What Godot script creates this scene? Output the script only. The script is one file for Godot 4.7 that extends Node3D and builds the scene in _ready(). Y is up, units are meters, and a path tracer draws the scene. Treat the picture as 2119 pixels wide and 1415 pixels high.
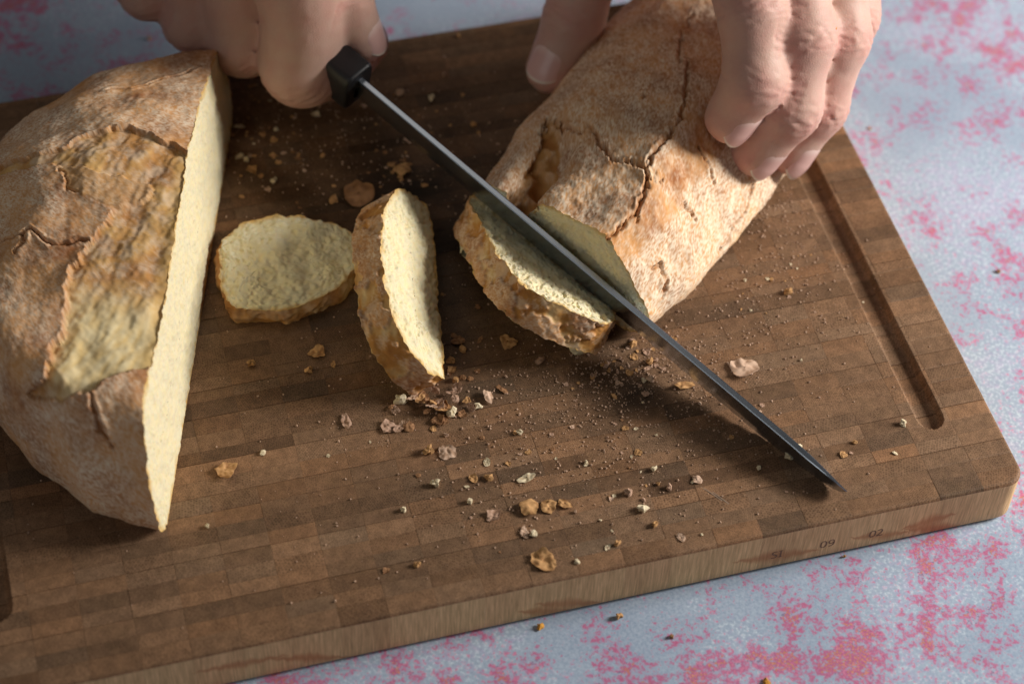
extends Node3D

# All lengths below are metres; the board's top is at y = TOP, the table's at 0.
const TOP := 0.0148
const BOARD_W := 0.250
const BOARD_D := 0.180
const UP := Vector3(0, 1, 0)

var names := {}
var rng := RandomNumberGenerator.new()
var fbm := FastNoiseLite.new()      # smooth, four octaves
var fine := FastNoiseLite.new()     # single octave
var soft := FastNoiseLite.new()     # two octaves
var out_disp := 0.0
var out_col := Color.WHITE

# ------------------------------------------------------------------ camera, light
func setup_view() -> void:
	var cam := Camera3D.new()
	cam.name = "camera"
	cam.transform = Transform3D(Basis(Vector3(0.96457, 0.03215, 0.26187), Vector3(0.18259, 0.63513, -0.75051), Vector3(-0.19045, 0.77174, 0.60676)).orthonormalized(), Vector3(-0.2045, 0.4148, 0.2459))
	cam.fov = 18.2
	cam.near = 0.05
	cam.far = 10.0
	var lens := CameraAttributesPhysical.new()
	lens.frustum_focal_length = 75.0
	lens.frustum_focus_distance = 0.504
	lens.frustum_near = 0.05
	lens.frustum_far = 10.0
	lens.exposure_aperture = 10.0
	cam.attributes = lens
	add_child(cam)
	cam.current = true
	var env := Environment.new()
	env.background_mode = Environment.BG_COLOR
	env.background_color = Color(0.022, 0.022, 0.023).linear_to_srgb()
	env.tonemap_mode = Environment.TONE_MAPPER_LINEAR
	env.tonemap_exposure = 0.88
	env.sdfgi_enabled = true
	env.ssao_enabled = true
	env.ssil_enabled = true
	var we := WorldEnvironment.new()
	we.name = "environment"
	we.environment = env
	add_child(we)
	area_light("window_light", Vector3(-0.06, 0.03, -0.09), Vector3(0.92, 0.45, 0.18), 0.58, Vector2(0.19, 0.19), 0.62, Color(1.0, 0.98, 0.955))
	area_light("soft_fill_light", Vector3(-0.15, 0.0, -0.1), Vector3(0.04, 0.86, -0.46), 1.5, Vector2(0.8, 0.7), 0.15, Color(1.0, 0.965, 0.92))  # unseen fill added above and behind, for the bread tops and the blade's spine
	area_light("front_fill_light", Vector3(-0.16, 0.02, -0.08), Vector3(-0.62, 0.62, 0.50), 1.3, Vector2(0.9, 0.7), 0.20, Color(0.98, 0.975, 0.96))  # unseen fill added at front left to lighten the loaf and the board's front

func area_light(called: String, target: Vector3, towards: Vector3, dist: float, size: Vector2, energy: float, col: Color) -> void:
	var l := AreaLight3D.new()
	l.name = called
	l.area_size = size
	l.area_normalize_energy = true
	l.light_energy = energy
	l.light_color = col
	l.shadow_enabled = true
	l.set("area_range", 6.0)
	var at := target + towards.normalized() * dist
	l.transform = Transform3D(Basis.looking_at(target - at, UP), at)
	add_child(l)

# ------------------------------------------------------------------ naming
func numbered(called: String) -> String:
	var k: int = names.get(called, 0)
	names[called] = k + 1
	return called if k == 0 else "%s_%03d" % [called, k]

func tag(o: Node, label: String, category: String, group := "", kind := "") -> void:
	if label: o.set_meta("label", label)
	if category: o.set_meta("category", category)
	if group: o.set_meta("group", group)
	if kind: o.set_meta("kind", kind)

func thing(called: String, label: String, category: String, at := Vector3.ZERO, group := "") -> Node3D:
	var o := Node3D.new()
	o.name = numbered(called)
	o.position = at
	add_child(o, true)
	tag(o, label, category, group)
	return o

func part(called: String, mesh: Mesh, m: Material, parent: Node3D) -> MeshInstance3D:
	var o := MeshInstance3D.new()
	o.name = called
	o.mesh = mesh
	if m: o.material_override = m
	parent.add_child(o, true)
	return o

# ------------------------------------------------------------------ mesh helpers
class Buf:
	var v := PackedVector3Array()
	var n := PackedVector3Array()
	var c := PackedColorArray()
	var uv := PackedVector2Array()
	var idx := PackedInt32Array()
	func mesh(into: ArrayMesh = null) -> ArrayMesh:
		var m := into if into else ArrayMesh.new()
		var a := []
		a.resize(Mesh.ARRAY_MAX)
		a[Mesh.ARRAY_VERTEX] = v
		a[Mesh.ARRAY_NORMAL] = n
		if c.size() == v.size(): a[Mesh.ARRAY_COLOR] = c
		if uv.size() == v.size(): a[Mesh.ARRAY_TEX_UV] = uv
		a[Mesh.ARRAY_INDEX] = idx
		m.add_surface_from_arrays(Mesh.PRIMITIVE_TRIANGLES, a)
		return m

# a sheet of nu x nv points, u running fastest; it faces the way of hint
func sheet(b: Buf, p: PackedVector3Array, nu: int, nv: int, col: PackedColorArray, hint: Vector3, closed := false, uv := PackedVector2Array()) -> void:
	var nn := PackedVector3Array()
	nn.resize(p.size())
	var total := Vector3.ZERO
	for j in nv:
		var j0 := maxi(j - 1, 0)
		var j1 := mini(j + 1, nv - 1)
		for i in nu:
			var i0 := i - 1
			var i1 := i + 1
			if closed:
				i0 = (i + nu - 1) % nu
				i1 = (i + 1) % nu
			else:
				i0 = maxi(i0, 0)
				i1 = mini(i1, nu - 1)
			var q := (p[j * nu + i1] - p[j * nu + i0]).cross(p[j1 * nu + i] - p[j0 * nu + i])
			total += q
			nn[j * nu + i] = q.normalized()
	var flip := total.dot(hint) < 0.0
	if flip:
		for i in nn.size(): nn[i] = -nn[i]
	var base := b.v.size()
	b.v.append_array(p)
	b.n.append_array(nn)
	if col.size(): b.c.append_array(col)
	if uv.size(): b.uv.append_array(uv)
	var last := nu if closed else nu - 1
	for j in nv - 1:
		for i in last:
			var a := base + j * nu + i
			var e := base + j * nu + (i + 1) % nu
			var c := a + nu
			var d := e + nu
			if flip:
				b.idx.append_array([a, e, d, a, d, c])
			else:
				b.idx.append_array([a, d, e, a, c, d])

# a small mesh of flat faces from triangles listed counter-clockwise
func facets(tris: PackedVector3Array, col := Color.WHITE, mottle := 0) -> ArrayMesh:
	var b := Buf.new()
	for i in range(0, tris.size(), 3):
		var q := (tris[i + 1] - tris[i]).cross(tris[i + 2] - tris[i]).normalized()
		for k: int in [0, 2, 1]:
			b.idx.append(b.v.size())
			b.v.append(tris[i + k])
			b.n.append(q)
			var p := tris[i + k] * 3.2 + Vector3(mottle, 0, 0)
			var a := fine.get_noise_3dv(p)
			b.c.append(col * Color(0.95 + a * 0.5, 0.95 + a * 0.55, 0.95 + a * 0.65))
	return b.mesh()

func curve(pts: Array, n: int) -> PackedVector2Array:
	var o := PackedVector2Array()
	var m := pts.size()
	for i in m - 1:
		var p0: Vector2 = pts[maxi(i - 1, 0)]
		var p1: Vector2 = pts[i]
		var p2: Vector2 = pts[i + 1]
		var p3: Vector2 = pts[mini(i + 2, m - 1)]
		for k in 24:
			o.append(p1.cubic_interpolate(p2, p0, p3, k / 24.0))
	o.append(pts[m - 1])
	var l := PackedFloat32Array([0.0])
	for i in range(1, o.size()):
		l.append(l[i - 1] + o[i].distance_to(o[i - 1]))
	var r := PackedVector2Array()
	var at := 0
	for k in n:
		var q := l[l.size() - 1] * k / (n - 1.0)
		while at < l.size() - 2 and l[at + 1] < q: at += 1
		r.append(o[at].lerp(o[at + 1], clampf((q - l[at]) / maxf(l[at + 1] - l[at], 1e-9), 0, 1)))
	return r

func arc_length(c: PackedVector2Array) -> float:
	var t := 0.0
	for i in range(1, c.size()): t += c[i].distance_to(c[i - 1])
	return t

func along(xs: Array, ys: Array, x: float) -> float:
	for i in range(1, xs.size()):
		if x <= xs[i]:
			return lerpf(ys[i - 1], ys[i], clampf((x - xs[i - 1]) / (xs[i] - xs[i - 1]), 0, 1))
	return ys[ys.size() - 1]

func sstep(a: float, b: float, x: float) -> float:
	var t := clampf((x - a) / (b - a), 0.0, 1.0)
	return t * t * (3.0 - 2.0 * t)

func seg_dist(p: Vector2, a: Vector2, b: Vector2) -> float:
	var ab := b - a
	return (p - a - ab * clampf((p - a).dot(ab) / maxf(ab.length_squared(), 1e-9), 0.0, 1.0)).length()

func line_dist(p: Vector2, l: PackedVector2Array) -> float:
	var d := 1e9
	for i in l.size() - 1: d = minf(d, seg_dist(p, l[i], l[i + 1]))
	return d

# negative inside
func poly_dist(p: Vector2, l: PackedVector2Array) -> float:
	var d := 1e9
	var inside := false
	var m := l.size()
	var j := m - 1
	for i in m:
		d = minf(d, seg_dist(p, l[i], l[j]))
		if (l[i].y > p.y) != (l[j].y > p.y) and p.x < (l[j].x - l[i].x) * (p.y - l[i].y) / (l[j].y - l[i].y) + l[i].x:
			inside = not inside
		j = i
	return -d if inside else d

func scaled(l: Array, k: float) -> PackedVector2Array:
	var o := PackedVector2Array()
	for q: Vector2 in l: o.append(Vector2(q.x * k, q.y))
	return o

func vcol(rough: float, spec := 0.4) -> StandardMaterial3D:
	var m := StandardMaterial3D.new()
	m.vertex_color_use_as_albedo = true
	m.roughness = rough
	m.metallic_specular = spec
	return m

func lin(r: float, g: float, b: float) -> Color:
	return Color(r, g, b).linear_to_srgb()

# ------------------------------------------------------------------ textures
func noise_bytes(kind: int, s: int, freq: float, oct: int, w: int, h: int) -> PackedByteArray:
	var f := FastNoiseLite.new()
	f.noise_type = kind
	f.seed = s
	f.frequency = freq
	f.fractal_type = FastNoiseLite.FRACTAL_FBM if oct > 1 else FastNoiseLite.FRACTAL_NONE
	f.fractal_octaves = oct
	if kind == FastNoiseLite.TYPE_CELLULAR:
		f.cellular_return_type = FastNoiseLite.RETURN_DISTANCE
	var im := f.get_seamless_image(w, h, false, false, 0.1, true)
	im.convert(Image.FORMAT_L8)
	return im.get_data()

func as_texture(d: PackedByteArray, w: int, h: int, f := Image.FORMAT_RGB8) -> ImageTexture:
	return ImageTexture.create_from_image(Image.create_from_data(w, h, false, f, d))

func table_texture() -> ImageTexture:
	var w := 1536
	var broad := noise_bytes(FastNoiseLite.TYPE_SIMPLEX_SMOOTH, 11, 0.0045, 4, w, w)
	var blotch := noise_bytes(FastNoiseLite.TYPE_SIMPLEX, 23, 0.015, 6, w, w)
	var flakes := noise_bytes(FastNoiseLite.TYPE_SIMPLEX, 31, 0.075, 4, w, w)
	var grain := noise_bytes(FastNoiseLite.TYPE_SIMPLEX, 47, 0.30, 2, w, w)
	var where := noise_bytes(FastNoiseLite.TYPE_SIMPLEX_SMOOTH, 5, 0.0032, 2, w, w)
	var mid := noise_bytes(FastNoiseLite.TYPE_SIMPLEX, 61, 0.17, 3, w, w)
	# where the chips gather, 96 x 96 over the sheet
	var dens := PackedFloat32Array()
	for y in 96:
		for x in 96:
			var wx := fposmod((x / 96.0 - 0.30) * 0.36 + 0.26, 0.36) - 0.26
			var wz := fposmod((y / 96.0 - 0.12) * 0.36 + 0.27, 0.36) - 0.27
			var k := (where[(y * 16) * w + x * 16] / 255.0 - 0.5) * 0.30
			for e: Array in [[-0.095, 0.022, 0.055, 0.014, 0.11], [-0.012, 0.022, 0.028, 0.020, 0.08], [-0.045, 0.036, 0.03, 0.012, 0.05], [0.062, -0.145, 0.022, 0.03, 0.07], [0.035, -0.09, 0.02, 0.03, 0.03], [-0.215, -0.235, 0.03, 0.03, 0.14], [0.01, -0.03, 0.03, 0.03, -0.02]]:
				k += e[4] * exp(-(pow((wx - e[0]) / e[2], 2.0) + pow((wz - e[1]) / e[3], 2.0)))
			dens.append(k - 0.02)
	var d := PackedByteArray()
	d.resize(w * w * 3)
	var i := 0
	for q in w * w:
		var gr := grain[q] / 255.0 - 0.5
		var g := gr * 20.0
		var br := broad[q] / 255.0
		var fl := flakes[q] / 255.0
		var mi := mid[q] / 255.0
		var bl := blotch[q] / 255.0
		var dn := dens[(q / w >> 4) * 96 + ((q % w) >> 4)]
		var r := 156.0 + br * 24.0 + g + (mi - 0.5) * 30.0
		var gg := 172.0 + br * 24.0 + g + (mi - 0.5) * 26.0
		var b := 193.0 + br * 20.0 + g * 0.8 + (mi - 0.5) * 20.0
		# washed lavender where the paint is thin
		var lav := clampf((fl * 0.6 + br * 0.6 - 0.60) * 4.0, 0.0, 1.0) * 0.35
		r += lav * 14.0
		gg -= lav * 18.0
		# a wash of pink, then chips of red in it
		var kw := clampf((bl * 0.75 + fl * 0.35 + dn - 0.60) * 4.0, 0.0, 1.0) * (0.30 + 0.55 * mi)
		r = lerpf(r, 198.0 + g, kw)
		gg = lerpf(gg, 144.0 + g, kw)
		b = lerpf(b, 180.0 + g, kw)
		var kr := clampf((mi * 0.56 + fl * 0.48 + bl * 0.52 + gr * 0.30 + dn * 1.1 - 0.885) * 8.0, 0.0, 1.0) * 0.62
		r = lerpf(r, 190.0 + g, kr)
		gg = lerpf(gg, 80.0 + g * 1.4, kr)
		b = lerpf(b, 120.0 + g * 1.2, kr)
		if kr > 0.6 and bl + dn > 0.82 and gr > 0.12:
			r = lerpf(r, 200.0, 0.6)
			gg = lerpf(gg, 146.0, 0.6)
			b = lerpf(b, 84.0, 0.6)
		# slate specks at the rims of the chips, pale scuffs elsewhere
		if kr < 0.3 and kw > 0.18 and fl < 0.40 and mi > 0.52:
			r = lerpf(r, 98.0, 0.5)
			gg = lerpf(gg, 92.0, 0.5)
			b = lerpf(b, 122.0, 0.5)
		elif mi > 0.66 and br > 0.4:
			r += 16.0
			gg += 15.0
			b += 12.0
		d[i] = clampi(int(r), 0, 255)
		d[i + 1] = clampi(int(gg), 0, 255)
		d[i + 2] = clampi(int(b), 0, 255)
		i += 3
	return as_texture(d, w, w)

# vascular dots of bamboo seen end on: a grey map that the blocks' own colours multiply
func bamboo_end_textures() -> Array:
	var w := 1024
	var soft_ := noise_bytes(FastNoiseLite.TYPE_SIMPLEX_SMOOTH, 9, 0.02, 3, w, w)
	var grain := noise_bytes(FastNoiseLite.TYPE_SIMPLEX, 10, 0.35, 1, w, w)
	var dark := PackedFloat32Array()
	dark.resize(w * w)
	var r := RandomNumberGenerator.new()
	r.seed = 12
	# bundles in a loose hexagonal lattice, 5.33 pixels apart
	var n := 192
	for y in n:
		for x in n:
			var cx := (x + 0.5 * (y & 1) + r.randf_range(-0.22, 0.22)) * w / n
			var cy := (y + r.randf_range(-0.22, 0.22)) * w / n
			var k := r.randf_range(0.45, 1.0)
			for dy in range(-2, 4):
				for dx in range(-2, 4):
					var px := int(cx) + dx
					var py := int(cy) + dy
					var e := Vector2(px - cx, (py - cy)).length_squared()
					var at := posmod(py, w) * w + posmod(px, w)
					dark[at] = maxf(dark[at], k * exp(-e / 3.4))
	var d := PackedByteArray()
	d.resize(w * w * 3)
	var hm := PackedByteArray()
	hm.resize(w * w)
	var i := 0
	for q in w * w:
		var v := 204.0 - 92.0 * dark[q] + (soft_[q] - 128) * 0.16 + (grain[q] - 128) * 0.04
		d[i] = clampi(int(v + 5.0 * dark[q]), 0, 255)
		d[i + 1] = clampi(int(v), 0, 255)
		d[i + 2] = clampi(int(v - 6.0 * dark[q]), 0, 255)
		hm[q] = int(220 - 110 * dark[q])
		i += 3
	return [as_texture(d, w, w), as_texture(hm, w, w, Image.FORMAT_L8)]

# long grain of the board's side, with the reddish marks of the bamboo's nodes
func bamboo_side_texture() -> ImageTexture:
	var w := 2048
	var h := 128
	var f := FastNoiseLite.new()
	f.noise_type = FastNoiseLite.TYPE_SIMPLEX
	f.frequency = 1.0
	var marks := []
	var r := RandomNumberGenerator.new()
	r.seed = 77
	for k in 9:
		marks.append([r.randf() * w, r.randf_range(0.25, 1.0) * h, r.randf_range(45, 95), r.randf_range(18, 34), r.randf_range(-0.7, 0.7)])
	var d := PackedByteArray()
	d.resize(w * h * 3)
	var i := 0
	for y in h:
		for x in w:
			var s := f.get_noise_2d(x * 0.16, y * 0.006) * 26.0 + f.get_noise_2d(x * 0.42 + 90.0, y * 0.012) * 22.0 + f.get_noise_2d(x * 0.02, 7.0) * 9.0
			var line := f.get_noise_2d(x * 0.23 + 400.0, y * 0.009)
			if line > 0.45: s -= 30.0 * (line - 0.45) / 0.4
			var rr := 214.0 + s
			var gg := 196.0 + s
			var bb := 168.0 + s
			for m: Array in marks:
				var dx: float = x - m[0]
				if absf(dx) < m[2]:
					var yy: float = m[1] + dx * m[4] * 0.5 + f.get_noise_2d(x * 0.05, 50.0) * 6.0
					var e: float = 1.0 - absf(y - yy) / (m[3] * (1.0 - absf(dx) / m[2]) + 0.5)
					if e > 0.0:
						e = minf(e * 1.2, 1.0) * 0.55
						rr = lerpf(rr, 168.0, e)
						gg = lerpf(gg, 118.0, e)
						bb = lerpf(bb, 88.0, e)
			d[i] = clampi(int(rr), 0, 255)
			d[i + 1] = clampi(int(gg), 0, 255)
			d[i + 2] = clampi(int(bb), 0, 255)
			i += 3
	return as_texture(d, w, h)

# ------------------------------------------------------------------ the table
func build_table() -> void:
	var bm := BoxMesh.new()
	bm.size = Vector3(1.5, 0.03, 1.2)
	var m := StandardMaterial3D.new()
	m.albedo_texture = table_texture()
	m.uv1_triplanar = true
	m.uv1_world_triplanar = true
	m.uv1_triplanar_sharpness = 8.0
	m.uv1_scale = Vector3.ONE / 0.36
	m.uv1_offset = Vector3(0.30, 0.0, 0.12)
	m.roughness = 0.55
	m.metallic_specular = 0.4
	var o := part("tabletop", bm, m, self)
	o.position = Vector3(-0.12, -0.015, -0.12)
	tag(o, "pale blue tabletop with chipped pink and red paint", "tabletop", "", "structure")

# ------------------------------------------------------------------ the board
func inset(x: float, z: float) -> float:   # distance inside the board's outline, which has round corners
	const R := 0.0046
	var qx := absf(x + BOARD_W / 2) - (BOARD_W / 2 - R)
	var qz := absf(z + BOARD_D / 2) - (BOARD_D / 2 - R)
	return R - (Vector2(maxf(qx, 0), maxf(qz, 0)).length() + minf(maxf(qx, qz), 0))

func in_plan(x: float, z: float) -> Vector2:
	const R := 0.0046
	var cx := clampf(x, -BOARD_W + R, -R)
	var cz := clampf(z, -BOARD_D + R, -R)
	var d := Vector2(x - cx, z - cz)
	if d.length() > R and d.x != 0.0 and d.y != 0.0: d = d.normalized() * R
	return Vector2(cx + d.x, cz + d.y)

func groove(x: float, z: float) -> float:
	var e := 1e9
	for gx: float in [-0.0152, -BOARD_W + 0.0152]:
		e = minf(e, Vector2(x - gx, z - clampf(z, -BOARD_D + 0.0225, -0.0225)).length())
	return 0.0022 * sqrt(maxf(0.0, 1.0 - pow(e / 0.0031, 7.0))) if e < 0.0031 else 0.0

func top_at(x: float, z: float) -> float:
	const F := 0.0008
	var e := maxf(inset(x, z), 0.0)
	var y := TOP
	if e < F: y -= F - sqrt(F * F - (F - e) * (F - e))
	return y - groove(x, z)

func build_board() -> void:
	var ends := bamboo_end_textures()
	var mt := vcol(0.6, 0.35)
	mt.albedo_texture = ends[0]
	mt.heightmap_enabled = true
	mt.heightmap_texture = ends[1]
	mt.heightmap_scale = 0.003
	mt.resource_name = "bamboo end grain"
	var ms := vcol(0.6, 0.35)
	ms.albedo_texture = bamboo_side_texture()
	ms.resource_name = "bamboo long grain"
	var t := thing("chopping_board", "thick dark end grain bamboo chopping board with a juice groove at each short side", "chopping board")
	# a plain core under the blocks
	var core := BoxMesh.new()
	core.size = Vector3(BOARD_W - 0.016, TOP - 0.0055, BOARD_D - 0.016)
	var c := part("core", core, vc_plain(Color(0.20, 0.12, 0.07), 0.8), t)
	c.position = Vector3(-BOARD_W / 2, (TOP - 0.0055) / 2 + 0.0002, -BOARD_D / 2)
	var r := RandomNumberGenerator.new()
	r.seed = 4
	var rows := [0.0]
	while rows[rows.size() - 1] < BOARD_D - 0.0062:
		rows.append(rows[rows.size() - 1] + r.randf_range(0.0031, 0.0050))
	rows.append(BOARD_D)
	var cols := 23
	var pitch := BOARD_W / cols
	var list := []
	var eye := Vector3(-0.2045, 0.4148, 0.2459)
	for j in rows.size() - 1:
		var row_tone := r.randf_range(-0.17, 0.17)
		var seam := 0.00018 if r.randf() < 0.4 else 0.00004
		var run := 0.0
		for i in cols:
			if r.randf() < 0.28: run = r.randfn(0.0, 0.14)
			var tone := 1.0 + row_tone + run + r.randfn(0.0, 0.03)
			if r.randf() < 0.03: tone *= 0.70
			var hue := r.randfn(0.02, 0.035)
			var x0 := -BOARD_W + i * pitch
			var z0: float = -rows[j]
			var mid := Vector3(x0 + pitch / 2, TOP, z0)
			var hid: bool = mid.x < -0.2 and mid.z < -0.055 or mid.x > -0.085 and mid.x < -0.02 and mid.z < -0.105 or mid.x < -0.245
			list.append([mid.distance_to(eye) + (5.0 if hid else 0.0), i, j, tone, hue, r.randf_range(-0.00004, 0.00004), Vector2(r.randf(), r.randf()), seam])
	list.sort_custom(func(a, b): return a[0] < b[0])
	var rest := Buf.new()
	var rest_side := Buf.new()
	for k in list.size():
		var e: Array = list[k]
		var i: int = e[1]
		var j: int = e[2]
		var bt := rest
		var bs := rest_side
		if k < 300:
			bt = Buf.new()
			bs = Buf.new()
		var jit0: float = 0.0
		block(bt, bs, -BOARD_W + i * pitch, -BOARD_W + (i + 1) * pitch, -rows[j + 1], -rows[j], e, i == 0, i == cols - 1, j == rows.size() - 2, j == 0)
		if k < 300:
			var mesh := bt.mesh()
			mesh.surface_set_material(0, mt)
			if bs.v.size():
				bs.mesh(mesh)
				mesh.surface_set_material(1, ms)
			part("bamboo_block", mesh, null, t)
	var all := rest.mesh()
	all.surface_set_material(0, mt)
	rest_side.mesh(all)
	all.surface_set_material(1, ms)
	tag(part("bamboo_blocks", all, null, t), "", "", "", "stuff")
	# the number stamped into the front side
	var ink := StandardMaterial3D.new()
	ink.albedo_color = lin(0.15, 0.085, 0.052)
	ink.roughness = 0.8
	for s in [["SI", -0.0608], ["09", -0.0484], ["02", -0.0362]]:
		var tm := TextMesh.new()
		var font := SystemFont.new()
		font.font_names = PackedStringArray(["Droid Sans"])
		tm.font = font
		tm.text = s[0]
		tm.font_size = 32
		tm.pixel_size = 0.00011
		tm.depth = 0.0004
		tm.curve_step = 1.0
		var o := part("stamped_number", tm, ink, t)
		o.position = Vector3(s[1], 0.0058, -0.00016)
	# knife scratches on the top
	var pale := StandardMaterial3D.new()
	pale.albedo_color = lin(0.30, 0.21, 0.15)
	pale.roughness = 0.8
	for s in [[-0.0730, -0.0142, 0.009, -0.95], [-0.0715, -0.0128, 0.008, -1.0]]:
		var sm := PrismMesh.new()
		sm.size = Vector3(s[2], 0.00022, 0.00022)
		var o := part("scratch", sm, pale, t)
		o.position = Vector3(s[0], TOP + 0.00004, s[1])
		o.rotation.y = s[3]

func vc_plain(c: Color, rough: float) -> StandardMaterial3D:
	var m := StandardMaterial3D.new()
	m.albedo_color = c.linear_to_srgb()
	m.roughness = rough
	return m

# shade of loaf and hand painted into the board's middle, plus a few round stains
func stain_and_shade(x: float, z: float) -> float:
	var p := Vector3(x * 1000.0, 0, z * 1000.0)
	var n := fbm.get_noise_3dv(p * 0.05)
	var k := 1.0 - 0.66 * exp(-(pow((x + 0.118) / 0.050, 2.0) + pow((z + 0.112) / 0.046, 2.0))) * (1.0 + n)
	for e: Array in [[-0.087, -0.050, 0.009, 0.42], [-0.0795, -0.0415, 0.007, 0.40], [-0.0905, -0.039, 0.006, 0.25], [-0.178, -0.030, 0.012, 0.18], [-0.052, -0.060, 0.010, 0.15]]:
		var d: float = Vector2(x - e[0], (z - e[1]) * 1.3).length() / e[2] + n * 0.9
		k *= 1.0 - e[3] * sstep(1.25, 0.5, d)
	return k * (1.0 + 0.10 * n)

func block(bt: Buf, bs: Buf, x0: float, x1: float, z0: float, z1: float, e: Array, at_left: bool, at_right: bool, at_back: bool, at_front: bool) -> void:
	var tone: float = e[3]
	var hue: float = e[4]
	var col := Color(0.425 * tone * (1.0 + hue), 0.248 * tone, 0.140 * tone * (1.0 - hue))
	var side_col := Color(1.0, 0.79, 0.56) * lerpf(1.0, tone, 0.35)
	const G := 0.000012
	if not at_left: x0 += G
	if not at_right: x1 -= G
	if not at_back: z0 += G
	if not at_front: z1 -= G
	var edge := at_left or at_right or at_back or at_front or x0 < -BOARD_W + 0.008 or x1 > -0.008 or z0 < -BOARD_D + 0.008 or z1 > -0.008
	var us := [0.0, 0.018, 0.26, 0.5, 0.74, 0.982, 1.0]
	var vs := [0.0, 0.045, 0.5, 0.955, 1.0]
	var grooved := x1 > -0.0190 or x0 < -BOARD_W + 0.0190
	if grooved or edge:
		us = [0.0, 0.018]
		for k in range(1, 44 if grooved else 12): us.append(k / (44.0 if grooved else 12.0))
		us.append_array([0.982, 1.0])
		vs = [0.0, 0.045, 0.13, 0.25, 0.37, 0.5, 0.63, 0.75, 0.87, 0.955, 1.0]
	var p := PackedVector3Array()
	var c := PackedColorArray()
	var uv := PackedVector2Array()
	var off: Vector2 = e[6]
	for j in vs.size():
		for i in us.size():
			var x := lerpf(x0, x1, us[i])
			var z := lerpf(z0, z1, vs[j])
			var q := in_plan(x, z)
			var y: float = top_at(q.x, q.y) + e[5]
			if (us[i] == 0.0 and not at_left) or (us[i] == 1.0 and not at_right) or (vs[j] == 0.0 and not at_back) or (vs[j] == 1.0 and not at_front):
				y -= e[7] if (us[i] > 0.0 and us[i] < 1.0) else 0.00003
			p.append(Vector3(q.x, y, q.y))
			c.append(col * stain_and_shade(q.x, q.y))
			uv.append(Vector2(q.x, q.y).rotated(off.x * 3.0) * (0.75 + 0.6 * off.y) / 0.096 + off)
	var nu := us.size()
	var nv := vs.size()
	sheet(bt, p, nu, nv, c, UP, false, uv)
	# the sides within the board, a few millimetres deep
	for s in 4:
		var outer: bool = [at_back, at_front, at_left, at_right][s]
		var n := nu if s < 2 else nv
		var w := PackedVector3Array()
		var wc := PackedColorArray()
		var wu := PackedVector2Array()
		var drops := [0.0, 1.0]
		if outer: drops = [0.0, 0.25, 0.5, 0.75, 0.93, 1.0]
		for dd: float in drops:
			for k in n:
				var q: Vector3 = p[[k, (nv - 1) * nu + k, k * nu, k * nu + nu - 1][s]]
				var y := q.y - 0.004
				if outer:
					y = lerpf(q.y, 0.0004, dd)
					if dd == 1.0:
						var inw := Vector2(-BOARD_W / 2 - q.x, -BOARD_D / 2 - q.z)
						q += Vector3(signf(inw.x) * (0.0007 if s > 1 else 0.0), 0, signf(inw.y) * (0.0007 if s < 2 else 0.0))
				elif dd == 0.0: y = q.y
				w.append(Vector3(q.x, y, q.z))
				wc.append(side_col if outer else col)
				wu.append(Vector2((q.x if s < 2 else q.z + 0.1) / 0.24, 1.0 - y / TOP) if outer else Vector2(q.x, q.z) / 0.096)
		var hint: Vector3 = [Vector3(0, 0, -1), Vector3(0, 0, 1), Vector3(-1, 0, 0), Vector3(1, 0, 0)][s]
		sheet(bs if outer else bt, w, n, drops.size(), wc, hint, false, wu)

# ------------------------------------------------------------------ bread
const DARK := Color(0.34, 0.13, 0.048)
const BROWN := Color(0.66, 0.315, 0.105)
const FLOUR := Color(0.88, 0.73, 0.55)
const GOLD := Color(0.60, 0.30, 0.085)
const CREAM := Color(0.82, 0.66, 0.36)
const CRUMB := Color(0.97, 0.87, 0.60)

# floury brown crust: p in mm
func plate_colour(p: Vector3, flour: float) -> Color:
	var a := fbm.get_noise_3dv(p * 0.07)
	var b := fbm.get_noise_3dv(p * 0.55 + Vector3(40, 0, 0))
	var s := fine.get_noise_3dv(p * 2.3)
	var s2 := fine.get_noise_3dv(p * 1.1 + Vector3(0, 70, 0))
	var c := DARK.lerp(BROWN, clampf(0.66 + a * 1.2 + b * 0.22, 0.0, 1.0))
	var grit := sstep(0.02, 0.40, fine.get_noise_3dv(p * 1.5 + Vector3(0, 0, 44)) + b * 0.4)
	var k := flour + 0.10 + fbm.get_noise_3dv(p * 0.11 + Vector3(0, 0, 90)) * 0.45 + b * 0.30
	k = clampf(k, 0.0, 1.0) * clampf(0.50 + s * 0.70 + s2 * 0.45 + grit * 0.45, 0.10, 1.0)
	return c.lerp(FLOUR, clampf(k, 0.0, 0.97))

func tear_colour(p: Vector3, cream: float) -> Color:
	var a := soft.get_noise_3dv(p * 0.075)
	var b := soft.get_noise_3dv(Vector3(p.x * 0.30 + p.z * 0.13, p.y * 0.3, p.z * 0.11) + Vector3(9, 9, 0))
	var s := fine.get_noise_3dv(p * 1.6)
	var c := GOLD.lerp(CREAM, clampf(cream + a * 0.8 + b * 0.55 + s * 0.08, 0.0, 1.0))
	c = c.lerp(Color(0.40, 0.165, 0.05), clampf(0.16 - a * 0.9 - b * 0.5 - cream * 0.5, 0.0, 0.85))
	var k := clampf(fbm.get_noise_3dv(p * 0.16 + Vector3(0, 60, 0)) * 1.5 + s * 0.3, 0.0, 0.45)
	return c.lerp(FLOUR, k)

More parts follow.
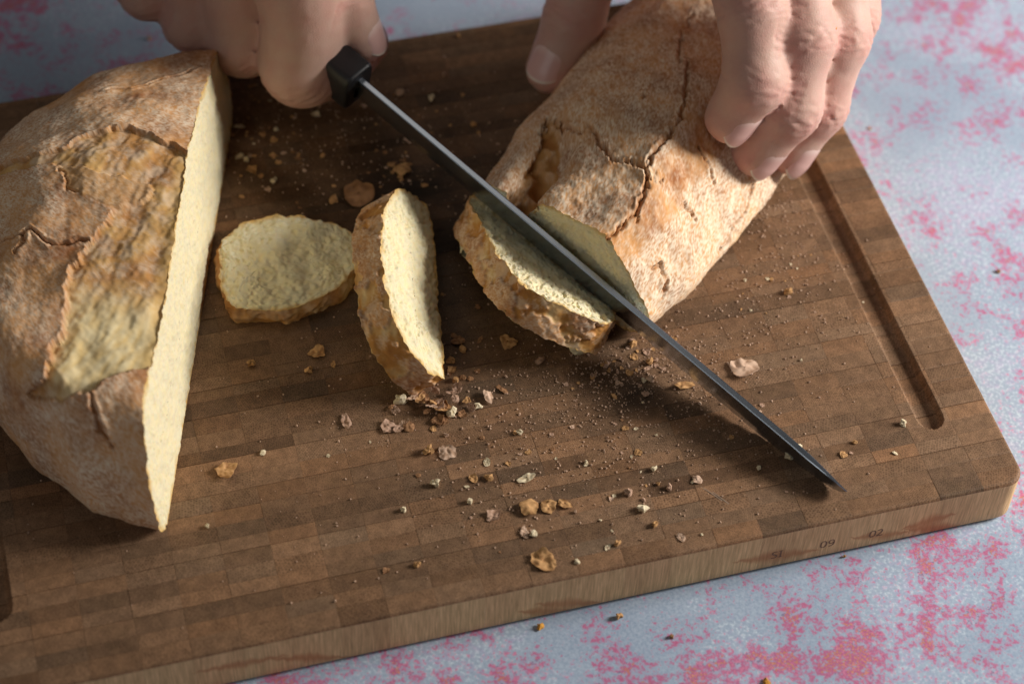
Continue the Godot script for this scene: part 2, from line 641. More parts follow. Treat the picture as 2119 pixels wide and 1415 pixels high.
func crumb_colour(p: Vector3, rim: float) -> Color:   # rim: mm from the crust
	var a := soft.get_noise_3dv(p * 0.30)
	var b := fine.get_noise_3dv(p * 1.7)
	var c := CRUMB * (0.86 + a * 0.10 + b * 0.05)
	c = c.lerp(Color(0.80, 0.66, 0.32), clampf(0.16 + a * 0.5, 0.0, 0.6))
	var k := clampf(1.0 - (rim - 0.25) / (1.15 + a * 0.9), 0.0, 1.0)
	c = c.lerp(Color(0.66, 0.38, 0.10), k * 0.85)
	c.a = 1.0
	return c

var tear_l: PackedVector2Array
var flap_l: PackedVector2Array
var band_l: PackedVector2Array
var cracks_l := []
var tear_r: PackedVector2Array
var cracks_r := []

func left_crust(q: Vector2, p: Vector3, t: float) -> void:
	var jit := Vector2(soft.get_noise_3dv(p * 0.16), soft.get_noise_3dv(p * 0.16 + Vector3(50, 50, 50))) * 1.5
	jit += Vector2(fine.get_noise_3dv(p * 0.8), fine.get_noise_3dv(p * 0.8 + Vector3(20, 0, 0))) * 0.30
	var d := minf(poly_dist(q + jit, tear_l), poly_dist(q + jit, band_l))
	var b := soft.get_noise_3dv(p * 0.30)
	var c := fine.get_noise_3dv(p * 1.5)
	out_disp = soft.get_noise_3dv(p * 0.045) * 1.4 + b * 0.20 + c * 0.05
	var plate := plate_colour(p, 0.50 + 0.55 * fbm.get_noise_3dv(p * 0.03)) * 1.16
	# the plate's lifted lip is toasted darker; q.y grows away from the cut
	var edge_tone := exp(-maxf(d, 0.0) / 1.3)
	var m := sstep(0.25, -0.35, d)
	for l: PackedVector2Array in cracks_l:
		var e := line_dist(q + jit * 0.8, l)
		if e < 2.0:
			var k := exp(-pow(e / (0.30 + 0.12 * b), 2.0))
			out_disp -= 0.9 * k * (1.0 - m)
			out_disp += 0.30 * exp(-pow((e - 0.9) / 0.5, 2.0)) * (1.0 - m)
			plate = plate.lerp(Color(0.30, 0.11, 0.03), k * 0.9)
	plate = plate.lerp(Color(0.42, 0.18, 0.065), 0.32 * edge_tone)
	out_disp += 0.35 * edge_tone * (1.0 - m)
	if m > 0.0:
		# soft golden dough drawn out between the plates, pale and shredded low by the cut
		var f := poly_dist(q + jit, flap_l)
		var pale := sstep(0.40, 0.31, t) * sstep(0.16, 0.22, t) * sstep(25.0, 16.0, q.y + b * 5.0)
		var fold := fine.get_noise_3dv(Vector3(p.x * 0.12 + p.z * 0.06, p.y * 0.08, p.z * 0.035 - p.x * 0.02))
		var shred := soft.get_noise_3dv(Vector3(p.x * 0.42 + p.z * 0.25, p.y * 0.3, p.z * 0.16))
		var inner := -1.15 + fold * 0.6 + b * 0.18 + shred * (0.22 - 0.08 * pale) + pale * 0.30 * soft.get_noise_3dv(Vector3(p.x * 0.14, p.y * 0.2, p.z * 0.20))
		# shallow wrinkles
		inner += 0.22 * (1.0 - absf(fine.get_noise_3dv(p * 0.33 + Vector3(0, 0, 14)))) * (1.0 - pale)
		var gold := Color(0.58, 0.28, 0.08).lerp(Color(0.80, 0.50, 0.18), clampf(0.5 + fold * 0.8 + shred * 0.5, 0.0, 1.0))
		gold = gold.lerp(Color(0.42, 0.18, 0.06), clampf(soft.get_noise_3dv(p * 0.11 + Vector3(0, 44, 0)) * 1.6 - 0.1, 0.0, 0.8))
		gold = gold.lerp(FLOUR, clampf(0.20 + fbm.get_noise_3dv(p * 0.2 + Vector3(0, 60, 0)) * 1.1 + c * 0.3, 0.0, 0.6))
		gold = gold.lerp(plate_colour(p, 0.34), 0.22 * (1.0 - pale))
		gold = gold.lerp(Color(0.86, 0.63, 0.28).lerp(Color(0.95, 0.80, 0.48), clampf(0.5 + shred * 1.0, 0.0, 1.0)), pale * 0.95)
		gold = gold.lerp(Color(0.74, 0.46, 0.14), sstep(4.0, 0.5, q.y) * 0.5)
		if f < 0.3:
			var fm := sstep(0.3, -0.4, f)
			inner += 0.95 * fm
			gold = gold.lerp(plate_colour(p, 0.40).lerp(Color(0.60, 0.34, 0.13), 0.45), fm * 0.85)
		gold = gold.lerp(Color(0.30, 0.12, 0.03), 0.45 * exp(-pow((d + 0.25) / 0.40, 2.0)))
		out_disp = lerpf(out_disp, inner + soft.get_noise_3dv(p * 0.045) * 1.4, m)
		plate = plate.lerp(gold, m)
	out_col = plate

func right_crust(q: Vector2, p: Vector3, t: float) -> void:
	var jit := Vector2(fbm.get_noise_3dv(p * 0.32), fbm.get_noise_3dv(p * 0.32 + Vector3(50, 50, 50))) * 2.0
	jit += Vector2(fine.get_noise_3dv(p * 0.9), fine.get_noise_3dv(p * 0.9 + Vector3(20, 0, 0))) * 0.5
	var d := poly_dist(q + jit, tear_r)
	var b := soft.get_noise_3dv(p * 0.28)
	out_disp = soft.get_noise_3dv(p * 0.05) * 1.2 + b * 0.30 + fine.get_noise_3dv(p * 1.4) * 0.08
	var streak := fbm.get_noise_3dv(Vector3(p.x * 0.55, p.y * 0.2, p.z * 0.16))
	out_col = plate_colour(p, 0.66 + streak * 0.5 + 0.95 * sstep(0.30, 0.24, t) - 0.40 * sstep(0.25, 0.29, t) * sstep(0.40, 0.35, t))
	for l: PackedVector2Array in cracks_r:
		var e := line_dist(q + jit * 0.55, l)
		if e < 2.2:
			var wide := 0.34 if l.size() > 4 else 0.2
			var k := exp(-pow(e / (wide * (1.0 + 0.6 * b)), 2.0))
			out_disp -= 1.1 * k
			out_disp += 0.28 * exp(-pow((e - 0.9) / 0.5, 2.0))
			out_col = out_col.lerp(Color(0.34, 0.13, 0.035), k * 0.92)
	# a golden seam low on the flank
	var low := sstep(0.11, 0.05, t) * clampf(0.2 + fbm.get_noise_3dv(p * 0.12) * 2.5, 0.0, 1.0)
	out_col = out_col.lerp(tear_colour(p, 0.2), low * 0.8)
	if d < 0.6:
		var m := sstep(0.6, -0.8, d)
		var fib := soft.get_noise_3dv(Vector3(p.x * 0.22, p.y * 0.35, p.z * 0.22) + Vector3(0, 0, 33))
		out_disp += m * (-1.5 + fib * 1.5 + soft.get_noise_3dv(p * 0.10) * 2.0)
		out_col = out_col.lerp(Color(0.40, 0.17, 0.05).lerp(Color(0.64, 0.36, 0.13), clampf(0.5 + fib * 1.1, 0.0, 1.0)), m)
		out_col = out_col.lerp(plate_colour(p, 0.40), m * clampf(fib * 2.0 - 0.1, 0.0, 0.7))

func slice_crust(q: Vector2, p: Vector3, t: float) -> void:
	var a := fbm.get_noise_3dv(p * 0.085 + Vector3(3, 17, 5))
	var b := soft.get_noise_3dv(p * 0.35)
	out_disp = a * 0.6 + b * 0.22 + fine.get_noise_3dv(p * 1.5) * 0.06
	var m := sstep(-0.06, 0.06, a + b * 0.18)
	out_disp += m * 0.45
	out_col = tear_colour(p, 0.05).lerp(plate_colour(p, 0.38), m)

# an outline (mm) that also runs along the base
func closed_outline(o: PackedVector2Array, step: float) -> PackedVector2Array:
	var r := o.duplicate()
	var a := o[o.size() - 1]
	var b := o[0]
	var n := int(a.distance_to(b) / step)
	for k in range(1, n): r.append(a.lerp(b, k / float(n)))
	return r

# the cut face: rings from the outline to a core line; to3 maps (a, h) mm to 3D mm, nrm is the way it faces
func crumb_face(o: PackedVector2Array, rim3: PackedVector3Array, rings: int, core: Array, org: Vector3, da: Vector3, du: Vector3, nrm: Vector3, rough: float, bulge: float, holes: float, below := 0.25) -> ArrayMesh:
	var n := o.size()
	var p := PackedVector3Array()
	var c := PackedColorArray()
	for k in rings + 1:
		var f := k / float(rings)
		f = f * (0.35 + 0.65 * f) if k < rings else 1.0
		for i in n:
			var a: float = clampf(o[i].x, core[0], core[1])
			var q2 := o[i].lerp(Vector2(a, core[2]), f)
			var rim := o[i].distance_to(q2)
			var p3 := org + da * q2.x + du * q2.y
			var blend := clampf(1.0 - rim / 1.2, 0.0, 1.0)
			if rim3.size(): p3 = p3.lerp(rim3[i], blend)
			var big := soft.get_noise_3dv(p3 * 0.15 + Vector3(0, 31, 0))
			var pores := soft.get_noise_3dv(p3 * 0.5)
			var tiny := fine.get_noise_3dv(p3 * 1.7)
			var h := (big * 0.9 + pores * 0.55 + tiny * 0.16) * rough
			var pit := sstep(0.20, 0.42, soft.get_noise_3dv(p3 * 0.30 + Vector3(77, 0, 0)))
			pit = maxf(pit, 0.8 * sstep(0.30, 0.55, fine.get_noise_3dv(p3 * 0.85 + Vector3(0, 0, 77))))
			h -= pit * holes
			h += bulge * (0.35 + fine.get_noise_3dv(p3 * 0.13) * 0.9 + fine.get_noise_3dv(p3 * 0.4) * 0.16) * sstep(0.0, 5.0, rim)
			h -= below * (1.0 - clampf(rim / 0.8, 0.0, 1.0)) * 0.0
			p.append((p3 + nrm * h * clampf(rim / 0.5, 0.0, 1.0)) * 0.001)
			var col := crumb_colour(p3, rim)
			col = col.lerp(Color(0.70, 0.50, 0.20), pit * holes * 0.30)
			c.append(col)
	var b := Buf.new()
	sheet(b, p, n, rings + 1, c, nrm, true)
	return b.mesh()

func crumb_material() -> StandardMaterial3D:
	var m := vcol(0.9, 0.2)
	m.subsurf_scatter_enabled = true
	m.subsurf_scatter_strength = 0.08
	m.resource_name = "bread crumb"
	return m

func build_left_loaf() -> void:
	var o := Vector3(-195.9, 14.84, -33.7)
	var da := Vector3(0.2913, 0, -0.9566)
	var du := Vector3(-0.0917, 0.9954, -0.0279)
	var ds := Vector3(-0.9566, 0, -0.2913)
	var prof := curve([Vector2(2, 0), Vector2(-2, 3.5), Vector2(-2, 12.6), Vector2(0.7, 21), Vector2(4.9, 28.8), Vector2(11.4, 33), Vector2(20.7, 33.4), Vector2(33, 32.4), Vector2(50, 32.3), Vector2(68, 33.4), Vector2(88, 34.2), Vector2(104, 31), Vector2(121, 27), Vector2(133, 23), Vector2(137, 17), Vector2(137, 9), Vector2(134, 2.5), Vector2(130, 0)], 520)
	var len := arc_length(prof)
	tear_l = scaled([Vector2(0.586, 31.3), Vector2(0.523, 25.4), Vector2(0.494, 13.8), Vector2(0.435, 19.2), Vector2(0.368, 22.3), Vector2(0.297, 20.3), Vector2(0.205, 22.3), Vector2(0.160, 27.5), Vector2(0.155, 25.5), Vector2(0.190, 15), Vector2(0.226, 8.2), Vector2(0.268, -2), Vector2(0.597, -2), Vector2(0.619, 5.9), Vector2(0.649, 14.9), Vector2(0.64, 25.4)], len)
	band_l = scaled([Vector2(0.607, 50), Vector2(0.613, 46.8), Vector2(0.608, 39.4), Vector2(0.611, 31.3), Vector2(0.62, 24), Vector2(0.586, 28.3), Vector2(0.578, 38.6), Vector2(0.586, 46.0)], len)
	flap_l = scaled([Vector2(0.577, 30.3), Vector2(0.565, 26.4), Vector2(0.556, 14.9), Vector2(0.544, 7), Vector2(0.519, 8.2), Vector2(0.498, 13.8), Vector2(0.502, 20.3), Vector2(0.527, 25.4)], len)
	cracks_l = [scaled([Vector2(0.414, 45.0), Vector2(0.414, 41.1), Vector2(0.431, 34.1), Vector2(0.448, 33.2), Vector2(0.439, 30.3), Vector2(0.427, 27.4), Vector2(0.431, 23.4), Vector2(0.444, 19.3)], len), scaled([Vector2(0.397, 35.9), Vector2(0.435, 34.1)], len), scaled([Vector2(0.765, 23.4), Vector2(0.753, 17.1), Vector2(0.772, 11.6), Vector2(0.795, 4.0)], len), scaled([Vector2(0.61, 19), Vector2(0.59, 17.1), Vector2(0.556, 16), Vector2(0.545, 8.2)], len), scaled([Vector2(0.20, 12), Vector2(0.16, 10), Vector2(0.14, 7)], len)]
	var nu := prof.size()
	var nv := 200
	var p := PackedVector3Array()
	var c := PackedColorArray()
	for j in nv:
		var s := 63.0 * (1.0 - pow(1.0 - j / (nv - 1.0), 1.35))
		var f0 := along([0, 16, 31, 43, 52, 58, 63], [0, 4.5, 14.8, 28, 42, 55, 68], s)
		var b0 := along([0, 15, 30, 45, 55, 60, 63], [134.6, 130, 122, 111, 101, 91, 79], s)
		var hs := sqrt(maxf(0.0, 1.0 - pow(s / 63.5, 2.6))) * (1.0 + 0.10 * sin(minf(s / 40.0, 1.0) * PI * 0.5))
		for i in nu:
			var a := f0 + prof[i].x / 134.6 * (b0 - f0)
			var p3 := o + da * a + du * (prof[i].y * hs) + ds * s
			left_crust(Vector2(i / (nu - 1.0) * len, s), p3, i / (nu - 1.0))
			var i0 := maxi(i - 1, 0)
			var i1 := mini(i + 1, nu - 1)
			var tan := prof[i1] - prof[i0]
			var nrm2 := Vector2(-tan.y, tan.x).normalized()
			var nrm := (da * nrm2.x + du * nrm2.y + ds * pow(s / 63.0, 3.0)).normalized()
			var k := sstep(0.0, 3.0, prof[i].y)
			p3 += nrm * out_disp * k + ds * ((soft.get_noise_1d(i * 0.09) * 0.55 + fine.get_noise_1d(i * 0.21) * 0.09) * exp(-s / 1.3))
			p.append(p3 * 0.001)
			c.append(out_col)
	var b := Buf.new()
	sheet(b, p, nu, nv, c, UP)
	var t := thing("bread_half", "large half loaf of floury bread with torn golden crust, its cut face toward the slices", "bread")
	part("crust", b.mesh(), vcol(0.85, 0.25), t)
	var ol := closed_outline(prof, 0.6)
	var rim := PackedVector3Array()
	for i in ol.size():
		rim.append(p[i] * 1000.0 if i < nu else o + da * ol[i].x + du * ol[i].y)
	part("crumb", crumb_face(ol, rim, 60, [14.0, 118.0, 15.0], o, da, du, -ds, 0.42, 0.15, 0.16), crumb_material(), t)

func build_right_loaf() -> void:
	var ds := Vector3(0.84803, 0, -0.52995)
	var da := Vector3(-0.52995, 0, -0.84803)
	var o := Vector3(-75.07, 14.84, -58.16) + ds * 1.5
	var pa := curve([Vector2(8, 0), Vector2(4, 3), Vector2(1.5, 8), Vector2(2.5, 12.5), Vector2(7, 18), Vector2(11, 22.5), Vector2(15.6, 26.6), Vector2(18.5, 27.4), Vector2(24, 26.8), Vector2(32, 25), Vector2(37.5, 22.6), Vector2(41, 17.6), Vector2(43.5, 15.6), Vector2(46.5, 16.8), Vector2(50, 18.2), Vector2(53.5, 17.2), Vector2(57.5, 13), Vector2(60, 7), Vector2(58, 1.5), Vector2(55, 0)], 330)
	var pb := curve([Vector2(8, 0), Vector2(4, 3), Vector2(3, 7), Vector2(6, 12.5), Vector2(11, 18.5), Vector2(16, 24), Vector2(20, 28), Vector2(22.5, 29.6), Vector2(26, 30), Vector2(31, 29.8), Vector2(37, 28.8), Vector2(43, 27), Vector2(48, 24.6), Vector2(53, 20.5), Vector2(57, 15), Vector2(59.5, 8), Vector2(58, 1.5), Vector2(55, 0)], 330)
	var len := arc_length(pa)
	tear_r = scaled([Vector2(0.735, 24.0), Vector2(0.70, 26.0), Vector2(0.665, 20.0), Vector2(0.648, 12.7), Vector2(0.63, 5.0), Vector2(0.575, -2), Vector2(0.735, -2), Vector2(0.72, 6.0), Vector2(0.728, 14.0)], len)
	cracks_r = []
	for l: Array in [[Vector2(0.487, 59), Vector2(0.422, 44.6), Vector2(0.407, 36.5), Vector2(0.402, 22.7), Vector2(0.377, 19.4), Vector2(0.357, 11.6), Vector2(0.352, -1)], [Vector2(0.693, 23.8), Vector2(0.65, 24.5), Vector2(0.603, 23.8), Vector2(0.593, 26), Vector2(0.492, 20.5), Vector2(0.432, 22.7), Vector2(0.392, 21.6)], [Vector2(0.357, 11.6), Vector2(0.337, 9.6)], [Vector2(0.387, 20.5), Vector2(0.352, 23.8)], [Vector2(0.332, 40.6), Vector2(0.271, 39.6), Vector2(0.241, 38.6)], [Vector2(0.276, 26), Vector2(0.221, 27)], [Vector2(0.226, 7), Vector2(0.215, 10), Vector2(0.18, 9), Vector2(0.15, 6)], [Vector2(0.503, 57.1), Vector2(0.548, 66.9), Vector2(0.563, 76)], [Vector2(0.518, 40.2), Vector2(0.518, 41.2)], [Vector2(0.16, 50), Vector2(0.12, 43), Vector2(0.10, 30)]]:
		cracks_r.append(scaled(l, len))
	var nu := pa.size()
	var nv := 300
	var p := PackedVector3Array()
	var c := PackedColorArray()
	for j in nv:
		var s := 130.0 * (1.0 - pow(1.0 - j / (nv - 1.0), 1.3))
		var k := sstep(12.0, 34.0, s)
		var r0 := along([0, 20, 40, 66, 95, 118, 130], [0, -0.5, 1.5, 6, 14, 24, 36], s)
		var l0 := along([0, 12, 23, 39, 63, 92, 115, 130], [59, 63, 67, 70, 77, 82, 76, 52], s)
		var hs := sqrt(maxf(0.0, 1.0 - pow(s / 131.0, 3.4)))
		for i in nu:
			var q := pa[i].lerp(pb[i], k)
			var p3 := o + da * (r0 + q.x / 60.0 * (l0 - r0)) + UP * (q.y * hs) + ds * s
			right_crust(Vector2(i / (nu - 1.0) * len, s), p3, i / (nu - 1.0))
			var tan := pa[mini(i + 1, nu - 1)] - pa[maxi(i - 1, 0)]
			var nrm2 := Vector2(-tan.y, tan.x).normalized()
			var nrm := (da * nrm2.x + UP * nrm2.y + ds * pow(s / 130.0, 3.0)).normalized()
			p3 += nrm * out_disp * sstep(0.0, 3.0, q.y) + ds * ((soft.get_noise_1d(i * 0.09 + 500.0) * 0.55 + fine.get_noise_1d(i * 0.21) * 0.09) * exp(-s / 1.3))
			p.append(p3 * 0.001)
			c.append(out_col)
	var b := Buf.new()
	sheet(b, p, nu, nv, c, UP)
	var t := thing("bread_half", "floury cracked loaf end held down by the hand, being cut by the knife", "bread")
	part("crust", b.mesh(), vcol(0.85, 0.25), t)
	var ol := closed_outline(pa, 0.6)
	var rim := PackedVector3Array()
	for i in ol.size():
		rim.append(p[i] * 1000.0 if i < nu else o + da * ol[i].x + UP * ol[i].y)
	part("crumb", crumb_face(ol, rim, 50, [12.0, 50.0, 11.0], o, da, UP, -ds, 0.5, 0.2, 0.4), crumb_material(), t)

# a slice: right face through o, leaning left; thick mm
func build_slice(prof_pts: Array, n: int, o: Vector3, yaw: float, phi: float, thick: float, bulge: float, core: Array, label: String, rough := 0.5, holes := 0.7, bend := 0.0) -> void:
	var da := Vector3(cos(yaw), 0, sin(yaw))
	var r := da.cross(UP)
	var du := -r * cos(phi) + UP * sin(phi)
	var nrm := da.cross(du)
	var prof := curve(prof_pts, n)
	var ol := closed_outline(prof, 0.5)
	var len := arc_length(prof)
	var nu := ol.size()
	var nv := 34
	var p := PackedVector3Array()
	var c := PackedColorArray()
	for j in nv:
		var s := thick * j / (nv - 1.0)
		for i in nu:
			var q := ol[i]
			var p3 := o + da * q.x + du * q.y - nrm * s
			slice_crust(q, p3, 0)
			var tan := ol[(i + 1) % nu] - ol[(i + nu - 1) % nu]
			var n2 := Vector2(-tan.y, tan.x).normalized()
			p3 += (da * n2.x + du * n2.y) * out_disp + nrm * ((soft.get_noise_1d(i * 0.10 + 900.0) * 0.5 + fine.get_noise_1d(i * 0.22) * 0.10) * (exp(-s / 1.0) - exp(-(thick - s) / 1.0)))
			p.append(p3 * 0.001)
			c.append(out_col)
	var b := Buf.new()
	sheet(b, p, nu, nv, c, du, true)
	var t := thing("bread_slice", label, "bread slice")
	part("crust", b.mesh(), vcol(0.85, 0.25), t)
	var rim0 := PackedVector3Array()
	var rim1 := PackedVector3Array()
	for i in nu:
		rim0.append(p[i] * 1000.0)
		rim1.append(p[(nv - 1) * nu + i] * 1000.0)
	part("crumb", crumb_face(ol, rim0, 44, core, o, da, du, nrm, rough, 0.2, holes), crumb_material(), t)
	part("crumb", crumb_face(ol, rim1, 40, core, o - nrm * thick, da, du, -nrm, rough * 1.3, bulge, holes), crumb_material(), t)

func build_slices() -> void:
	# the slice falling from the knife
	var pr := [Vector2(8, 0), Vector2(4, 3), Vector2(1.5, 8), Vector2(2.5, 12.5), Vector2(7, 18), Vector2(11, 22.5), Vector2(15.2, 25.5), Vector2(19, 26.5), Vector2(24, 26.0), Vector2(33, 23.0), Vector2(41, 18.6), Vector2(46, 15.6), Vector2(52, 12.6), Vector2(57, 9), Vector2(59, 5), Vector2(58, 1.5), Vector2(55, 0)]
	var yaw := deg_to_rad(-115.2)
	var da := Vector3(cos(yaw), 0, sin(yaw))
	for k in pr.size(): pr[k] = pr[k] * 0.925
	build_slice(pr, 260, Vector3(-78.2, 22.2, -60.6), yaw, deg_to_rad(35.0), 8.8, 3.2, [14.0, 46.0, 11.0], "freshly cut bread slice beside the knife blade, ragged crumb hanging from its left side")
	var pm := [Vector2(1, 0), Vector2(0, 3), Vector2(0, 9), Vector2(2, 15), Vector2(7, 19), Vector2(15, 21.5), Vector2(26, 22), Vector2(38, 21), Vector2(48, 17), Vector2(54, 11), Vector2(56, 5), Vector2(55, 0)]
	build_slice(pm, 220, Vector3(-125.6, 20.2, -56.2), deg_to_rad(-79.9), deg_to_rad(53.0), 8.5, 0.4, [13.0, 42.0, 10.0], "narrow bread slice tilted on its edge between the flat slice and the falling slice", 0.5, 0.4)
	# the small slice lying flat
	var outline := [Vector2(-168.8, -114.5), Vector2(-160.2, -118.2), Vector2(-150.4, -117.8), Vector2(-140.4, -113.4), Vector2(-135.6, -107.2), Vector2(-135.4, -101.5), Vector2(-138.4, -95.8), Vector2(-144.8, -90.8), Vector2(-151.4, -88.3), Vector2(-161.2, -87.9), Vector2(-169.4, -90.6), Vector2(-171.0, -97), Vector2(-170.8, -105), Vector2(-169.2, -114.2)]
	var mid := Vector2(-154.5, -102)
	var pts := []
	for q: Vector2 in outline: pts.append(Vector2(q.x - mid.x, -(q.y - mid.y)))
	flat_slice(pts, Vector3(mid.x, 14.9, mid.y), 4.6)

func flat_slice(pts: Array, o: Vector3, thick: float) -> void:
	var ol := curve(pts, 240)
	ol.remove_at(ol.size() - 1)
	var nu := ol.size()
	var nv := 30
	var p := PackedVector3Array()
	var c := PackedColorArray()
	for j in nv:
		var f := j / (nv - 1.0)
		for i in nu:
			var q := ol[i]
			var p3 := o + Vector3(q.x, thick * f, -q.y)
			slice_crust(q, p3 + Vector3(200, 0, 0), 0)
			var n2 := (ol[(i + 1) % nu] - ol[(i + nu - 1) % nu]).normalized()
			var nrm := Vector3(n2.y, 0, n2.x)
			if nrm.dot(Vector3(q.x, 0, -q.y)) < 0.0: nrm = -nrm
			p3 += nrm * (out_disp * 0.8 + soft.get_noise_3dv(p3 * 0.12) * 0.9 + fine.get_noise_3dv(p3 * 0.5) * 0.3 + sin(f * PI) * 0.5 - 0.5 * f * f)
			p.append(p3 * 0.001)
			# nearly all of this slice's rim is thin and golden, browner at its left end
			var left := sstep(-8.0, -16.0, q.x)
			c.append(out_col.lerp(tear_colour(p3, -0.05), 0.8).lerp(Color(0.36, 0.17, 0.06), 0.3 + 0.4 * left))
	var b := Buf.new()
	sheet(b, p, nu, nv, c, Vector3.ZERO, true)
	# a ring's normals cancel out: check one of them
	if b.n[0].dot(Vector3(ol[0].x, 0, -ol[0].y)) < 0.0:
		for i in b.n.size(): b.n[i] = -b.n[i]
		for i in range(0, b.idx.size(), 3):
			var k := b.idx[i]
			b.idx[i] = b.idx[i + 1]
			b.idx[i + 1] = k
	var t := thing("bread_slice", "small rounded bread slice lying flat on the board beside the half loaf", "bread slice")
	part("crust", b.mesh(), vcol(0.85, 0.25), t)
	var rim := PackedVector3Array()
	for i in nu: rim.append(p[(nv - 1) * nu + i] * 1000.0)
	var face := crumb_face(ol, rim, 48, [-7.0, 6.0, 0.0], o + UP * thick, Vector3(1, 0, 0), Vector3(0, 0, -1), UP, 0.5, 0.8, 0.35)
	part("crumb", face, crumb_material(), t)

# ------------------------------------------------------------------ the knife
func build_knife() -> void:
	var tip := Vector3(-43.8, 19.8, -4.5)
	var bol := Vector3(-128.3, 42.8, -139.7)
	var d := (bol - tip).normalized()
	var len := tip.distance_to(bol)
	var side := Vector3(0.848, 0, -0.53)                      # to the loaf
	var down := d.cross(side).normalized()
	if down.y > 0.0: down = -down
	down = down.rotated(d, deg_to_rad(-9.0) if down.rotated(d, deg_to_rad(-9.0)).dot(side) > 0.0 else deg_to_rad(9.0))
	var across := d.cross(down).normalized()
	if across.dot(side) < 0.0: across = -across
	var t := thing("bread_knife", "steel bread knife with black handle slicing down along the cut loaf", "knife")
	# blade: rings of eight points from the tip to the handle
	var p := PackedVector3Array()
	var n := 120
	for j in n:
		var f := j / (n - 1.0)
		var s := len * f
		var belly := clampf(s / 30.0, 0.0, 1.0)
		var h := 9.4 * sqrt(1.0 - pow(1.0 - belly, 2.0)) * lerpf(0.92, 1.05, f) + 0.05
		var sag := 2.6 * pow(1.0 - clampf(s / 22.0, 0.0, 1.0), 2.0)   # the point turns up a little less than the spine
		var w := 0.78 * minf(1.0, 0.15 + s / 14.0)
		var o := tip + d * s + down * sag * 0.5
		# scalloped edge
		var sc := 0.45 * absf(sin(s * 0.75)) * belly
		var ring := [[-w, 0.12], [-w * 0.7, 0.0], [w * 0.7, 0.0], [w, 0.12], [w * 0.8, 0.6], [0.06, 1.0], [-0.06, 1.0], [-w * 0.8, 0.6]]
		for q: Array in ring:
			var hh: float = q[1] * (h - sc) if q[1] > 0.9 else q[1] * h
			if q[1] == 0.12: hh = minf(0.12, h)
			p.append((o + across * q[0] + down * hh) * 0.001)
	var b := Buf.new()
	var q := PackedVector3Array()
	# flat faces: each side of the ring has its own points
	for k in 8:
		q.clear()
		for j in n:
			q.append(p[j * 8 + k])
			q.append(p[j * 8 + (k + 1) % 8])
		var mid := (p[60 * 8 + k] + p[60 * 8 + (k + 1) % 8]) / 2.0
		var ctr := (tip + d * (len * 60.0 / 119.0) + down * 5.5) * 0.001
		var out := mid - ctr
		out -= d * out.dot(d)
		if k == 1: out = -down
		sheet(b, q, 2, n, PackedColorArray(), out)
	var steel := StandardMaterial3D.new()
	steel.albedo_color = lin(0.45, 0.50, 0.57)
	steel.metallic = 1.0
	steel.roughness = 0.27
	part("blade", b.mesh(), steel, t)
	# handle: rounded box swept back from the bolster, a little deeper at its front
	var hp := PackedVector3Array()
	var m := 28
	var stations := [[-1.2, 0.86], [-0.9, 0.95], [0.0, 1.0], [6.0, 1.0], [12.0, 0.98], [40.0, 0.95], [70.0, 1.0], [96.0, 1.08], [104.0, 1.05], [108.0, 0.85], [109.0, 0.4], [109.1, 0.01]]
	hp.clear()
	for k in m:
		hp.append((bol + down * 6.5 - d * 1.21) * 0.001)
	for st: Array in stations:
		for k in m:
			var a := TAU * k / m
			var ca := cos(a)
			var sa := sin(a)
			var x: float = signf(ca) * pow(absf(ca), 0.42) * 4.8 * st[1]
			var y: float = signf(sa) * pow(absf(sa), 0.42) * 7.8 * st[1]
			hp.append((bol + d * (st[0] + (4.0 * (y / 9.0) if st[0] < 1.0 else 0.0) * 0.35) + across * x + down * (4.6 + y)) * 0.001)
	var hb := Buf.new()
	sheet(hb, hp, m, stations.size() + 1, PackedColorArray(), Vector3.ZERO, true)
	if hb.n[m * 4].dot(hb.v[m * 4] - (bol + d * 6.0 + down * 5.2) * 0.001) < 0.0:
		for i in hb.n.size(): hb.n[i] = -hb.n[i]
		for i in range(0, hb.idx.size(), 3):
			var k := hb.idx[i]
			hb.idx[i] = hb.idx[i + 1]
			hb.idx[i + 1] = k
	var black := StandardMaterial3D.new()
	black.albedo_color = lin(0.008, 0.008, 0.010)
	black.roughness = 0.5
	part("handle", hb.mesh(), black, t)

# ------------------------------------------------------------------ hands
class Field:
	var a := PackedVector3Array()
	var ba := PackedVector3Array()
	var ra := PackedFloat32Array()
	var rb := PackedFloat32Array()
	var l2 := PackedFloat32Array()
	var g := PackedInt32Array()
	var groups := 0
	var k := 3.0
	var kp := 5.0
	func bone(p: Vector3, q: Vector3, r: float, s: float, grp: int) -> void:
		a.append(p)
		ba.append(q - p)
		ra.append(r)
		rb.append(s)
		l2.append(maxf((q - p).length_squared(), 1e-6))
		g.append(grp)
		groups = maxi(groups, grp + 1)
	func one(i: int, p: Vector3) -> float:
		var pa := p - a[i]
		var h := clampf(pa.dot(ba[i]) / l2[i], 0.0, 1.0)
		return (pa - ba[i] * h).length() - lerpf(ra[i], rb[i], h)
	func smin(x: float, y: float, kk: float) -> float:
		var h := maxf(kk - absf(x - y), 0.0) / kk
		return minf(x, y) - h * h * kk * 0.25
	func at(p: Vector3, use: PackedInt32Array) -> float:
		var d := PackedFloat32Array()
		d.resize(groups)
		d.fill(1000.0)
		for i in use:
			d[g[i]] = smin(d[g[i]], one(i, p), k)
		var best := d[0]
		for j in range(1, groups):
			if d[j] < 500.0: best = minf(best, smin(d[j], d[0], kp))
		return best

